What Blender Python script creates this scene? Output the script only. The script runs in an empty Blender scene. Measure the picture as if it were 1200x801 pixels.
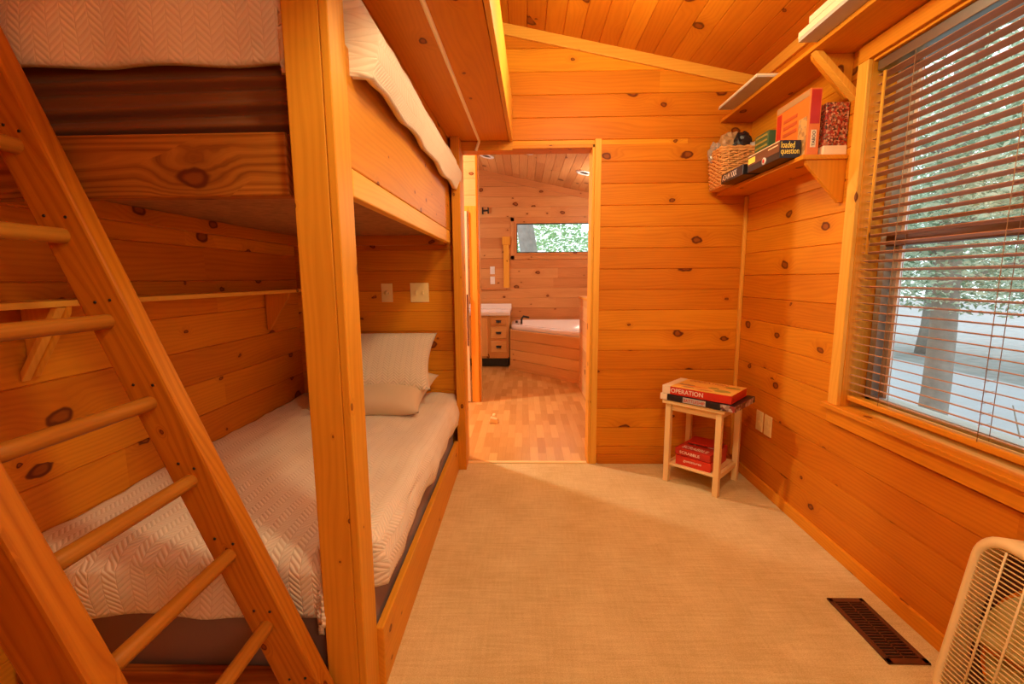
import bpy, bmesh, math, random
from mathutils import Matrix, Vector, noise
random.seed(7)
S = bpy.context.scene
C = S.collection
R = math.radians

# ------------------------------------------------------------------ materials
class NT:
    def __init__(s, name):
        s.m = bpy.data.materials.new(name); s.m.use_nodes = True
        s.t = s.m.node_tree; s.n = s.t.nodes; s.l = s.t.links
        s.b = s.n['Principled BSDF']
    def node(s, t, **k):
        n = s.n.new(t)
        for a, v in k.items(): setattr(n, a, v)
        return n
    def put(s, sock, v):
        if isinstance(v, (int, float, tuple, list)): sock.default_value = v
        else: s.l.new(v, sock)
    def math(s, op, a, b=0.0, c=None, clamp=False):
        n = s.node('ShaderNodeMath', operation=op, use_clamp=clamp)
        s.put(n.inputs[0], a); s.put(n.inputs[1], b)
        if c is not None: s.put(n.inputs[2], c)
        return n.outputs[0]
    def comb(s, x, y, z=0.0):
        n = s.node('ShaderNodeCombineXYZ'); s.put(n.inputs[0], x); s.put(n.inputs[1], y); s.put(n.inputs[2], z)
        return n.outputs[0]
    def noise(s, vec, scale=1.0, detail=3.0, rough=.55, dist=0.0):
        n = s.node('ShaderNodeTexNoise'); n.inputs['Scale'].default_value = scale
        n.inputs['Detail'].default_value = detail; n.inputs['Roughness'].default_value = rough
        n.inputs['Distortion'].default_value = dist; s.put(n.inputs['Vector'], vec)
        return n.outputs['Fac']
    def mix(s, f, a, b, mode='MIX'):
        n = s.node('ShaderNodeMix', data_type='RGBA', blend_type=mode)
        s.put(n.inputs['Factor'], f); s.put(n.inputs['A'], a); s.put(n.inputs['B'], b)
        return n.outputs['Result']
    def smooth(s, v, a, b, c=0.0, d=1.0):
        n = s.node('ShaderNodeMapRange', interpolation_type='SMOOTHSTEP')
        s.put(n.inputs[0], v)
        for i, q in enumerate((a, b, c, d)): s.put(n.inputs[1+i], q)
        return n.outputs[0]
    def bump(s, h, strength=.3, dist=.002):
        n = s.node('ShaderNodeBump'); n.inputs['Strength'].default_value = strength
        n.inputs['Distance'].default_value = dist; s.put(n.inputs['Height'], h)
        s.l.new(n.outputs[0], s.b.inputs['Normal'])

def rgb(r, g, b):
    f = lambda c: (c/255/12.92) if c/255 <= .04045 else ((c/255+.055)/1.055)**2.4
    return (f(r), f(g), f(b), 1.0)

def plain(name, col, rough=.5, metal=0.0, spec=.5, var=.06, scale=40):
    k = NT(name); tc = k.node('ShaderNodeTexCoord').outputs['Object']
    n = k.noise(tc, scale, 2)
    f = k.math('MULTIPLY_ADD', n, var*2, 1-var)
    v = k.node('ShaderNodeVectorMath', operation='SCALE'); v.inputs[0].default_value = col[:3]; k.put(v.inputs['Scale'], f)
    k.put(k.b.inputs['Base Color'], v.outputs[0])
    k.b.inputs['Roughness'].default_value = rough; k.b.inputs['Metallic'].default_value = metal
    k.b.inputs['Specular IOR Level'].default_value = spec
    return k.m

def wood(name, light, dark, knotc=(.10, .018, .004, 1), knots=.5, rough=.45, ring=.45, tintv=.35, spec=.15, kscale=1.0, dusk=.5):
    k = NT(name)
    uv = k.node('ShaderNodeUVMap').outputs[0]
    sp = k.node('ShaderNodeSeparateXYZ'); k.put(sp.inputs[0], uv); u, v = sp.outputs[0], sp.outputs[1]
    at = k.node('ShaderNodeAttribute', attribute_name='tint').outputs['Fac']
    # knots
    wv = k.noise(k.comb(k.math('MULTIPLY', u, 14), k.math('MULTIPLY', v, 14)), 1, 2)
    wv2 = k.math('MULTIPLY_ADD', wv, .16, -.08)
    cu = k.math('ADD', k.math('MULTIPLY', u, 3.3*kscale), wv2); cv = k.math('ADD', k.math('MULTIPLY', v, 5.0*kscale), wv2)
    vo = k.node('ShaderNodeTexVoronoi', voronoi_dimensions='2D'); vo.inputs['Scale'].default_value = 1
    k.put(vo.inputs['Vector'], k.comb(cu, cv))
    d = vo.outputs['Distance']
    cs = k.node('ShaderNodeSeparateColor'); k.put(cs.inputs[0], vo.outputs['Color'])
    r1, r2 = cs.outputs[0], cs.outputs[1]
    gate = k.math('GREATER_THAN', r1, 1-knots)
    rad = k.math('MULTIPLY_ADD', k.math('POWER', r2, 2.0), .105, .028)
    dn = k.math('DIVIDE', d, rad)
    core = k.math('MULTIPLY', k.smooth(dn, 1.15, .75), gate)
    edge = k.math('MULTIPLY', k.math('MULTIPLY', k.smooth(dn, .45, .85), k.smooth(dn, 1.25, .95)), gate)
    halo = k.math('MULTIPLY', k.smooth(dn, 4.2, .8), gate)
    # grain
    low = k.noise(k.comb(k.math('MULTIPLY', u, .8), k.math('MULTIPLY', v, 6)), 1, 2)
    vv = k.math('ADD', k.math('ADD', v, k.math('MULTIPLY', low, .16)), k.math('MULTIPLY', halo, .035))
    rings = k.math('SINE', k.math('MULTIPLY', vv, 330))
    rings = k.math('MULTIPLY_ADD', rings, .5, .5)
    rings = k.math('POWER', rings, 1.6)
    fine = k.noise(k.comb(k.math('MULTIPLY', u, 5), k.math('MULTIPLY', vv, 260)), 1, 3, .6)
    broad = k.noise(k.comb(k.math('MULTIPLY', u, 1.6), k.math('MULTIPLY', v, 9)), 1, 3)
    g = k.math('ADD', k.math('MULTIPLY', rings, ring*.5), k.math('MULTIPLY', k.smooth(fine, .3, .75), ring*.35))
    g = k.math('ADD', g, k.math('MULTIPLY_ADD', broad, 1.0, -.42), clamp=True)
    col = k.mix(k.math('MULTIPLY', g, .8, clamp=True), light, dark)
    tf = k.smooth(at, 0, 1, 1-tintv, 1+tintv*.35)
    tt = k.node('ShaderNodeVectorMath', operation='MULTIPLY')
    k.put(tt.inputs[0], col)
    tf2 = k.math('POWER', tf, 1.5); tf3 = k.math('POWER', tf, 1.9)
    k.put(tt.inputs[1], k.comb(k.math('POWER', tf, .75), tf2, tf3))
    col = tt.outputs[0]
    hal = k.math('MULTIPLY', halo, .28)
    col = k.mix(hal, col, dark)
    kc2 = (knotc[0]*1.9, knotc[1]*2.0, knotc[2]*1.5, 1)
    col = k.mix(k.math('MULTIPLY', core, .72), col, kc2)
    col = k.mix(k.math('MULTIPLY', edge, .85), col, knotc)
    k.put(k.b.inputs['Base Color'], col)
    k.b.inputs['Roughness'].default_value = rough
    k.b.inputs['Specular IOR Level'].default_value = spec
    k.bump(g, .12, .001)
    return k.m

WL = (.74, .285, .014, 1); WD = (.42, .095, .003, 1)
M = {}
M['wall'] = wood('knotty_pine_wall', WL, WD, knots=.5, tintv=.22)
M['ceil'] = wood('pine_ceiling', (.66, .225, .012, 1), (.44, .095, .003, 1), knots=.5, tintv=.15)
M['bunk'] = wood('bunk_pine', (.72, .31, .024, 1), (.46, .145, .006, 1), knots=.2, kscale=2.6, tintv=.18)
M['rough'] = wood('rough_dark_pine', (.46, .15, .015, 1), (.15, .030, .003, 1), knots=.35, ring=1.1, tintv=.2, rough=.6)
M['ladder'] = wood('ladder_pine', (.58, .205, .012, 1), (.28, .065, .003, 1), knots=.4, ring=.8, kscale=2.0, tintv=.2)
M['rung'] = wood('rung_wood', (.50, .205, .022, 1), (.28, .095, .007, 1), knots=0, ring=.5, tintv=.2)
M['trim'] = wood('trim_pine', (.86, .47, .065, 1), (.64, .26, .02, 1), knots=.2, kscale=1.2, tintv=.12)
M['shelf'] = wood('shelf_pine', (.74, .30, .020, 1), (.50, .15, .006, 1), knots=.3, kscale=1.2, tintv=.12)
M['table'] = wood('table_beech', (.88, .68, .32, 1), (.78, .52, .20, 1), knots=0, ring=.25, tintv=.08)
M['slat'] = wood('blind_slat_wood', (.52, .26, .13, 1), (.34, .145, .06, 1), knots=0, ring=.3, tintv=.1, rough=.45)
M['bath'] = wood('bathroom_pine', (.66, .33, .12, 1), (.42, .16, .045, 1), knots=.5, tintv=.14)
M['bathlight'] = wood('vanity_pine', (.80, .50, .20, 1), (.62, .33, .10, 1), knots=.25, tintv=.15)
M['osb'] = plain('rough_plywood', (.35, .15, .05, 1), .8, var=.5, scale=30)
M['plate'] = plain('almond_plastic', rgb(232, 205, 140), .35)
M['white'] = plain('white_plastic', (.85, .83, .80, 1), .3)
M['porc'] = plain('white_porcelain', (.88, .86, .88, 1), .12, var=.01)
M['black'] = plain('black_metal', (.015, .012, .01, 1), .4)
M['dark'] = plain('dark_cavity', (.02, .012, .008, 1), .9)
M['brown'] = plain('brown_painted_metal', (.10, .028, .010, 1), .4)
M['chrome'] = plain('brushed_metal', (.32, .31, .29, 1), .35, 1.0)
M['fan'] = plain('beige_fan_plastic', (.86, .70, .38, 1), .4)
M['blade'] = plain('fan_blade_plastic', (.60, .52, .22, 1), .35)
M['alu'] = plain('grey_window_vinyl', (.42, .43, .40, 1), .45)
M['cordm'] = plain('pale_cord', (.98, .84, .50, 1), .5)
M['string'] = plain('blind_string', (.35, .20, .10, 1), .7)
M['paint'] = plain('painted_door', (.85, .72, .48, 1), .4)

def cloth(name, col, pattern=None, dashes=1.0, rough=.9, deep=.80):
    k = NT(name)
    uv = k.node('ShaderNodeUVMap').outputs[0]
    sp = k.node('ShaderNodeSeparateXYZ'); k.put(sp.inputs[0], uv); u, v = sp.outputs[0], sp.outputs[1]
    fine = k.noise(k.comb(k.math('MULTIPLY', u, 900), k.math('MULTIPLY', v, 900)), 1, 1)
    if pattern == 'herring':
        # chevron rows: the slope of the ridges flips from row to row
        row = k.math('DIVIDE', u, .032)
        fr = k.math('PINGPONG', row, 1.0)
        ph = k.math('ADD', k.math('DIVIDE', v, .017), k.math('MULTIPLY', fr, 1.8))
        ridge = k.math('PINGPONG', ph, .5)
        h = k.smooth(ridge, .0, .42)
        seam = k.smooth(k.math('PINGPONG', row, .5), .0, .07)
        h = k.math('MULTIPLY', h, seam)
        h2 = k.math('ADD', h, k.math('MULTIPLY', fine, .15))
        c2 = (col[0]*deep, col[1]*deep**1.3, col[2]*deep**1.7, 1)
        k.put(k.b.inputs['Base Color'], k.mix(k.smooth(h, 0.0, .30), c2, col))
        k.bump(h2, .8*dashes, .006)
    elif pattern == 'dash':
        a = k.math('DIVIDE', u, .034); b = k.math('DIVIDE', v, .024)
        rowi = k.math('FLOOR', a)
        b2 = k.math('ADD', b, k.math('MULTIPLY', rowi, .5))
        a2 = k.math('ADD', a, k.math('MULTIPLY', b2, .0))
        sk = k.math('SUBTRACT', k.math('FRACT', b2), k.math('MULTIPLY', k.math('FRACT', a2), .45))
        line = k.smooth(k.math('ABSOLUTE', k.math('SUBTRACT', sk, .28)), .05, .16)
        ends = k.smooth(k.math('PINGPONG', a2, .5), .10, .16)
        h = k.math('MAXIMUM', line, k.math('SUBTRACT', 1, ends))
        blot = k.smooth(k.noise(k.comb(k.math('MULTIPLY', u, 5), k.math('MULTIPLY', v, 5)), 1, 2), .2, .6)
        hh = k.math('MAXIMUM', h, k.math('SUBTRACT', 1, k.math('MULTIPLY_ADD', blot, .3, .7)))
        c2 = (col[0]*.80, col[1]*.72, col[2]*.62, 1)
        k.put(k.b.inputs['Base Color'], k.mix(hh, c2, col))
        k.bump(k.math('ADD', hh, k.math('MULTIPLY', fine, .15)), .8*dashes, .006)
    else:
        k.put(k.b.inputs['Base Color'], k.mix(fine, (col[0]*.9, col[1]*.9, col[2]*.9, 1), col))
        k.bump(fine, .1, .001)
    k.b.inputs['Roughness'].default_value = rough
    k.b.inputs['Specular IOR Level'].default_value = .15
    k.b.inputs['Sheen Weight'].default_value = .15
    return k.m
M['quilt'] = cloth('cream_quilt', (.86, .76, .60, 1), 'herring', .5, deep=.88)
M['quilt2'] = cloth('cream_quilt_herringbone', (.86, .74, .54, 1), 'herring', .35, deep=.93)
M['sham'] = cloth('cream_sham', (.80, .68, .50, 1), 'herring', .8)
M['pillow'] = cloth('plain_pillowcase', (.70, .55, .36, 1))
M['sheet'] = cloth('taupe_sheet', (.26, .155, .12, 1))
M['sheet2'] = cloth('brown_sheet', (.24, .085, .020, 1))

# carpet
k = NT('cream_carpet'); tc = k.node('ShaderNodeTexCoord').outputs['Object']
n1 = k.noise(tc, 260, 3, .7); n2 = k.noise(tc, 5, 4, .6)
sp = k.node('ShaderNodeSeparateXYZ'); k.put(sp.inputs[0], tc)
st = k.noise(k.comb(k.math('MULTIPLY', sp.outputs[0], 7), k.math('MULTIPLY', sp.outputs[1], 90)), 1, 3)
st2 = k.noise(k.comb(k.math('MULTIPLY', sp.outputs[0], 90), k.math('MULTIPLY', sp.outputs[1], 8)), 1, 3)
f = k.math('ADD', k.math('MULTIPLY', n1, .5), k.math('ADD', k.math('MULTIPLY', n2, .25), k.math('ADD', k.math('MULTIPLY', st, .22), k.math('MULTIPLY', st2, .12))))
k.put(k.b.inputs['Base Color'], k.mix(k.smooth(f, .35, .75), (.58, .44, .19, 1), (.88, .75, .42, 1)))
k.b.inputs['Roughness'].default_value = 1; k.b.inputs['Specular IOR Level'].default_value = .05
k.bump(k.math('ADD', n1, k.math('MULTIPLY', st, .6)), .7, .006)
M['carpet'] = k.m
# strip floor
k = NT('oak_strip_floor'); tc = k.node('ShaderNodeTexCoord').outputs['Object']
mp = k.node('ShaderNodeMapping'); k.put(mp.inputs[0], tc); mp.inputs['Rotation'].default_value = (0, 0, R(90))
br = k.node('ShaderNodeTexBrick'); k.put(br.inputs['Vector'], mp.outputs[0])
br.offset = .37; br.inputs['Color1'].default_value = (.46, .23, .055, 1); br.inputs['Color2'].default_value = (.76, .48, .16, 1)
br.inputs['Mortar'].default_value = (.42, .20, .06, 1)
for a, v in (('Scale', 1), ('Mortar Size', .0006), ('Brick Width', .31), ('Row Height', .057), ('Bias', 0)): br.inputs[a].default_value = v
s2 = k.node('ShaderNodeSeparateXYZ'); k.put(s2.inputs[0], tc)
gr = k.noise(k.comb(k.math('MULTIPLY', s2.outputs[0], 120), k.math('MULTIPLY', s2.outputs[1], 6)), 1, 3)
k.put(k.b.inputs['Base Color'], k.mix(.35, br.outputs['Color'], k.mix(gr, (.44, .22, .06, 1), (.76, .50, .18, 1))))
k.b.inputs['Roughness'].default_value = .25
M['oak'] = k.m
# glass: clear pane with a fresnel reflection
k = NT('window_glass'); k.n.remove(k.b)
tr = k.node('ShaderNodeBsdfTransparent'); tr.inputs[0].default_value = (.96, .98, .97, 1)
gl = k.node('ShaderNodeBsdfGlossy'); gl.inputs['Roughness'].default_value = .02
lw = k.node('ShaderNodeLayerWeight'); fz = k.math('MULTIPLY_ADD', k.math('POWER', lw.outputs['Facing'], 4), .35, .02)
mx = k.node('ShaderNodeMixShader'); k.l.new(fz, mx.inputs[0]); k.l.new(tr.outputs[0], mx.inputs[1]); k.l.new(gl.outputs[0], mx.inputs[2])
k.l.new(mx.outputs[0], k.n['Material Output'].inputs[0]); M['glass'] = k.m
k = NT('clear_bag'); k.b.inputs['Base Color'].default_value = (.55, .45, .38, 1); k.b.inputs['Roughness'].default_value = .25
k.b.inputs['Transmission Weight'].default_value = .35; M['bag'] = k.m
# outdoors
def leafm(name, a, b):
    k = NT(name); at = k.node('ShaderNodeAttribute', attribute_name='tint').outputs['Fac']
    k.put(k.b.inputs['Base Color'], k.mix(at, a, b)); k.b.inputs['Roughness'].default_value = .6
    k.b.inputs['Transmission Weight'].default_value = 0
    ts = k.node('ShaderNodeBsdfTranslucent'); k.put(ts.inputs[0], k.mix(at, a, b))
    mx = k.node('ShaderNodeMixShader'); mx.inputs[0].default_value = .4
    k.l.new(k.b.outputs[0], mx.inputs[1]); k.l.new(ts.outputs[0], mx.inputs[2]); k.l.new(mx.outputs[0], k.n['Material Output'].inputs[0])
    return k.m
M['leaf'] = leafm('pale_leaf', (.16, .27, .17, 1), (.74, .86, .70, 1))
M['leaf2'] = leafm('bright_leaf', (.22, .45, .20, 1), (.75, .92, .60, 1))
M['bark'] = plain('grey_bark', (.30, .27, .24, 1), .9, var=.35, scale=9)
M['gravel'] = plain('pale_ground', (.30, .31, .32, 1), .9, var=.35, scale=4)
M['road'] = plain('pale_road', (.52, .53, .60, 1), .9, var=.08, scale=3)
# printed cards
def printed(name, cols, scale=40, rough=.35):
    k = NT(name); tc = k.node('ShaderNodeTexCoord').outputs['Object']
    vo = k.node('ShaderNodeTexVoronoi'); vo.inputs['Scale'].default_value = scale; k.put(vo.inputs['Vector'], tc)
    cs = k.node('ShaderNodeSeparateColor'); k.put(cs.inputs[0], vo.outputs['Color'])
    rp = k.node('ShaderNodeValToRGB'); rp.color_ramp.interpolation = 'CONSTANT'
    e = rp.color_ramp.elements
    while len(e) < len(cols): e.new(.5)
    for i, c in enumerate(cols): e[i].position = i/len(cols); e[i].color = c
    k.put(rp.inputs[0], cs.outputs[0]); k.put(k.b.inputs['Base Color'], rp.outputs[0]); k.b.inputs['Roughness'].default_value = rough
    return k.m
M['crowd'] = printed('crowd_print', [(.32, .02, .012, 1), (.50, .20, .10, 1), (.16, .012, .01, 1), (.62, .36, .22, 1), (.07, .02, .015, 1), (.40, .09, .03, 1), (.20, .13, .08, 1), (.42, .025, .015, 1)], 140)
M['camo'] = printed('battle_print', [(.35, .25, .2, 1), (.06, .03, .03, 1), (.55, .45, .4, 1), (.15, .05, .04, 1), (.3, .05, .04, 1)], 60)
M['sketch'] = printed('sketch_print', [(.60, .35, .12, 1), (.40, .20, .07, 1), (.65, .38, .14, 1), (.45, .28, .14, 1)], 70)
M['redc'] = plain('red_card', (.62, .03, .012, 1), .35)
M['redd'] = plain('deep_red_card', (.50, .025, .015, 1), .4)
M['yelc'] = plain('yellow_card', (.85, .50, .10, 1), .35)
M['orac'] = plain('orange_card', (.75, .20, .03, 1), .4)
M['blkc'] = plain('black_card', (.015, .012, .015, 1), .35)
M['whic'] = plain('cream_card', (.85, .72, .50, 1), .5)
M['grec'] = plain('green_card', (.06, .14, .06, 1), .4)
M['broc'] = plain('brown_card', (.16, .06, .03, 1), .4)
M['gryc'] = plain('grey_card', (.50, .46, .42, 1), .5)
M['tanc'] = plain('tan_card', (.45, .26, .12, 1), .5)
M['yeltxt'] = plain('yellow_print', (.98, .78, .10, 1), .4)
M['whitxt'] = plain('white_print', (.85, .75, .65, 1), .4)
M['redtxt'] = plain('red_print', (.55, .10, .03, 1), .4)
M['olive'] = plain('olive_print', (.35, .30, .06, 1), .4)
M['wicker'] = plain('wicker', (.74, .36, .11, 1), .6, var=.35, scale=60)

# ------------------------------------------------------------------ geometry
def tag(o, label=None, cat=None, group=None, kind=None):
    if label: o['label'] = label
    if cat: o['category'] = cat
    if group: o['group'] = group
    if kind: o['kind'] = kind
    return o
def empty(name, loc, rz=0.0, **k):
    o = bpy.data.objects.new(name, None); o.empty_display_size = .05; C.objects.link(o)
    o.location = loc; o.rotation_euler = (0, 0, rz)
    bpy.context.view_layer.update()
    return tag(o, **k)

class MB:
    """collects pieces in world coordinates; build() links them as one mesh object"""
    def __init__(s): s.v = []; s.f = []; s.uv = []; s.t = []; s.mi = []; s.sm = []
    def add(s, verts, faces, uvs=None, tint=None, mi=0, smooth=False, mat=None):
        b = len(s.v)
        for p in verts:
            p = Vector(p)
            if mat is not None: p = mat @ p
            s.v.append(p)
        t = random.random() if tint is None else tint
        for i, f in enumerate(faces):
            s.f.append([b+q for q in f])
            s.uv.append(uvs[i] if uvs else [(verts[q][0], verts[q][1]) for q in f])
            s.t.append(t); s.mi.append(mi); s.sm.append(smooth)
    def box(s, x0, x1, y0, y1, z0, z1, axis='x', mat=None, tint=None, mi=0, off=None):
        vs = [(x0,y0,z0),(x1,y0,z0),(x1,y1,z0),(x0,y1,z0),(x0,y0,z1),(x1,y0,z1),(x1,y1,z1),(x0,y1,z1)]
        fs = [(0,3,2,1),(4,5,6,7),(0,1,5,4),(1,2,6,5),(2,3,7,6),(3,0,4,7)]
        a = 'xyz'.index(axis); o = [q for q in range(3) if q != a]
        ou, ov = (random.uniform(0, 60), random.uniform(0, 60)) if off is None else off
        uvs = [[(vs[q][a]+ou, vs[q][o[0]]+vs[q][o[1]]*1.0+ov) for q in f] for f in fs]
        s.add(vs, fs, uvs, tint, mi, mat=mat)
    def prism(s, poly, axis, a0, a1, grain=None, mat=None, tint=None, mi=0, smooth=False):
        """poly: 2D outline in the two other axes (in xyz order), extruded from a0 to a1 along axis"""
        ai = 'xyz'.index(axis); o = [q for q in range(3) if q != ai]
        def pt(p, a):
            r = [0, 0, 0]; r[ai] = a; r[o[0]] = p[0]; r[o[1]] = p[1]; return tuple(r)
        n = len(poly); vs = [pt(p, a0) for p in poly] + [pt(p, a1) for p in poly]
        fs = [tuple(range(n)), tuple(range(2*n-1, n-1, -1))] + [(i, i+n, (i+1) % n+n, (i+1) % n) for i in range(n)]
        g = 'xyz'.index(grain or axis); oo = [q for q in range(3) if q != g]
        ou, ov = random.uniform(0, 60), random.uniform(0, 60)
        uvs = [[(vs[q][g]+ou, vs[q][oo[0]]+vs[q][oo[1]]+ov) for q in f] for f in fs]
        s.add(vs, fs, uvs, tint, mi, smooth, mat)
    def tube(s, pts, r, n=10, tint=None, mi=0, caps=True, smooth=True, closed=False, ru=None):
        pts = [Vector(p) for p in pts]; m = len(pts); vs = []; L = 0; ls = []
        up = Vector((0, 0, 1))
        ou, ov = random.uniform(0, 60), random.uniform(0, 60)
        for i, p in enumerate(pts):
            if closed: d = pts[(i+1) % m]-pts[i-1]
            else: d = pts[min(i+1, m-1)]-pts[max(i-1, 0)]
            if d.length < 1e-9: d = Vector((0, 0, 1))
            d.normalize()
            a = d.cross(up)
            if a.length < .05: a = d.cross(Vector((0, 1, 0)))
            a.normalize(); b = d.cross(a)
            rr = r(i/(m-1)) if callable(r) else r
            if i: L += (p-pts[i-1]).length
            ls.append(L)
            for j in range(n):
                t = 2*math.pi*j/n; vs.append(p+a*math.cos(t)*rr+b*math.sin(t)*rr)
        fs = []; uvs = []
        k = m if closed else m-1
        for i in range(k):
            i2 = (i+1) % m
            for j in range(n):
                j2 = (j+1) % n
                fs.append((i*n+j, i*n+j2, i2*n+j2, i2*n+j))
                rv = r(0) if callable(r) else r
                uvs.append([(ls[i]+ou, j*rv*.6+ov), (ls[i]+ou, (j+1)*rv*.6+ov), (ls[i2]+ou, (j+1)*rv*.6+ov), (ls[i2]+ou, j*rv*.6+ov)])
        if caps and not closed:
            for base in (0, (m-1)*n):
                f = tuple(range(base, base+n)); fs.append(f); uvs.append([(ou, ov)]*n)
        s.add(vs, fs, uvs, tint, mi, smooth)
    def grid(s, fn, nu, nv, uvfn=None, tint=None, mi=0, smooth=True, closeu=False):
        vs = [fn(i/nu, j/nv) for j in range(nv+1) for i in range(nu+1)]
        fs = []; uvs = []
        w = nu+1
        for j in range(nv):
            for i in range(nu):
                fs.append((j*w+i, j*w+i+1, (j+1)*w+i+1, (j+1)*w+i))
                q = [(i, j), (i+1, j), (i+1, j+1), (i, j+1)]
                uvs.append([uvfn(a/nu, b/nv) if uvfn else (a/nu, b/nv) for a, b in q])
        s.add(vs, fs, uvs, tint, mi, smooth)
    def build(s, name, mats, parent=None, bevel=0.0, weld=False, **k):
        me = bpy.data.meshes.new(name)
        inv = parent.matrix_world.inverted() if parent is not None else None
        org = Vector((0, 0, 0))
        if parent is None and s.v:
            xs = [p.x for p in s.v]; ys = [p.y for p in s.v]; zs = [p.z for p in s.v]
            org = Vector(((min(xs)+max(xs))/2, (min(ys)+max(ys))/2, min(zs)))
        me.from_pydata([(inv @ p) if inv else p-org for p in s.v], [], s.f)
        ul = me.uv_layers.new(name='UVMap')
        flat = [c for f in s.uv for p in f for c in p]
        ul.data.foreach_set('uv', flat)
        at = me.attributes.new('tint', 'FLOAT', 'FACE'); at.data.foreach_set('value', s.t)
        me.polygons.foreach_set('material_index', s.mi); me.polygons.foreach_set('use_smooth', s.sm)
        for m in (mats if isinstance(mats, (list, tuple)) else [mats]): me.materials.append(m)
        me.validate()
        bm = bmesh.new(); bm.from_mesh(me)
        if weld: bmesh.ops.remove_doubles(bm, verts=bm.verts, dist=1e-5)
        bmesh.ops.recalc_face_normals(bm, faces=bm.faces); bm.to_mesh(me); bm.free()
        o = bpy.data.objects.new(name, me); C.objects.link(o)
        if parent is not None: o.parent = parent
        else: o.location = org
        if bevel:
            b = o.modifiers.new('bevel', 'BEVEL'); b.width = bevel; b.segments = 2; b.limit_method = 'ANGLE'; b.angle_limit = R(40)
        bpy.context.view_layer.update()
        return tag(o, **k)

def one(fn, name, mats, parent=None, **k):
    m = MB(); fn(m); return m.build(name, mats, parent, **k)
def box(name, mat, ext, parent=None, axis='x', bevel=.003, **k):
    m = MB(); m.box(*ext, axis=axis); return m.build(name, mat, parent, bevel=bevel, **k)
def text(name, s, mat, parent, origin, xdir, ydir, w, h, ext=.0008, **k):
    """raised lettering fitted to w x h, its lower left corner at origin"""
    cu = bpy.data.curves.new(name, 'FONT'); cu.body = s; cu.size = 1; cu.extrude = 0; cu.offset = .012
    o = bpy.data.objects.new(name, cu); C.objects.link(o)
    bpy.context.view_layer.update()
    dg = bpy.context.evaluated_depsgraph_get(); me = bpy.data.meshes.new_from_object(o.evaluated_get(dg))
    bpy.data.objects.remove(o)
    xs = [v.co.x for v in me.vertices]; ys = [v.co.y for v in me.vertices]
    x0, x1, y0, y1 = min(xs), max(xs), min(ys), max(ys)
    X = Vector(xdir).normalized(); Y = Vector(ydir).normalized(); N = X.cross(Y)
    inv = parent.matrix_world.inverted()
    for v in me.vertices:
        v.co = inv @ (Vector(origin)+X*((v.co.x-x0)/(x1-x0)*w)+Y*((v.co.y-y0)/(y1-y0)*h)+N*ext)
    me.materials.append(mat)
    o = bpy.data.objects.new(name, me); C.objects.link(o); o.parent = parent
    return tag(o, **k)

# ------------------------------------------------------------------ planked walls
def planks(mb, plane, pos, a0, a1, b0, b1, pitch, start, holes=(), into=1, vertical=False, thick=.018, jl=(1.6, 3.4), groove=.0032):
    """boards run along a (horizontal) and stack along b. plane: 'y' -> a=x,b=z ; 'x' -> a=y,b=z.
    pos is the face coordinate; the boards go back from it in direction into."""
    k = math.floor((b0-start)/pitch)
    b = start+k*pitch
    while b < b1:
        lo, hi = max(b, b0), min(b+pitch, b1)
        if hi-lo > .004:
            segs = []
            cuts = [lo, hi]
            for h in holes:
                for q in (h[2], h[3]):
                    if lo < q < hi: cuts.append(q)
            cuts.sort()
            for q0, q1 in zip(cuts, cuts[1:]):
                iv = [(a0, a1)]
                for h in holes:
                    if h[2] <= q0+1e-6 and h[3] >= q1-1e-6:
                        nv = []
                        for s0, s1 in iv:
                            if h[1] <= s0 or h[0] >= s1: nv.append((s0, s1)); continue
                            if h[0] > s0: nv.append((s0, h[0]))
                            if h[1] < s1: nv.append((h[1], s1))
                        iv = nv
                for s0, s1 in iv: segs.append((s0, s1, q0, q1))
            tnt = random.random()
            for s0, s1, q0, q1 in segs:
                # butt joints
                x = s0
                while x < s1-1e-6:
                    e = min(s1, x+random.uniform(*jl))
                    if s1-e < .35: e = s1
                    g = groove; c0 = g if abs(q0-b) < 1e-6 else 0; c1 = g if abs(q1-(b+pitch)) < 1e-6 else 0
                    prof = [(0, q0+c0), (0, q1-c1), (into*g*1.6, q1), (into*thick, q1), (into*thick, q0), (into*g*1.6, q0)]
                    poly = [(pos+p[0], p[1]) for p in prof]
                    if plane == 'y': mb.prism(poly, 'x', x, e, tint=tnt)
                    else:
                        mb.prism(poly, 'y', x, e, tint=tnt)
                    x = e; tnt = random.random()
        b += pitch

XR, XL, YB, YF = 1.365, -1.45, 2.88, -1.25
def ceilz(x): return 2.67-.214*x
P_ = .1285; ST = 2.044
# back wall with the doorway (door_1 opening x -.375..4.05)
DX0, DX1, DZ = -.400, .434, 2.015
def f(m):
    planks(m, 'y', YB, XL, XR, 0, 3.1, P_, ST, [(DX0, DX1, 0, DZ)])
    for ext in ((-3.2, DX0, YB+.018, YB+.11, 0, 3.1), (DX1, 1.46, YB+.018, YB+.11, 0, 3.1), (DX0, DX1, YB+.018, YB+.11, DZ, 3.1)):
        m.box(*ext)
one(f, 'wall_back', M['wall'], kind='structure')
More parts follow.
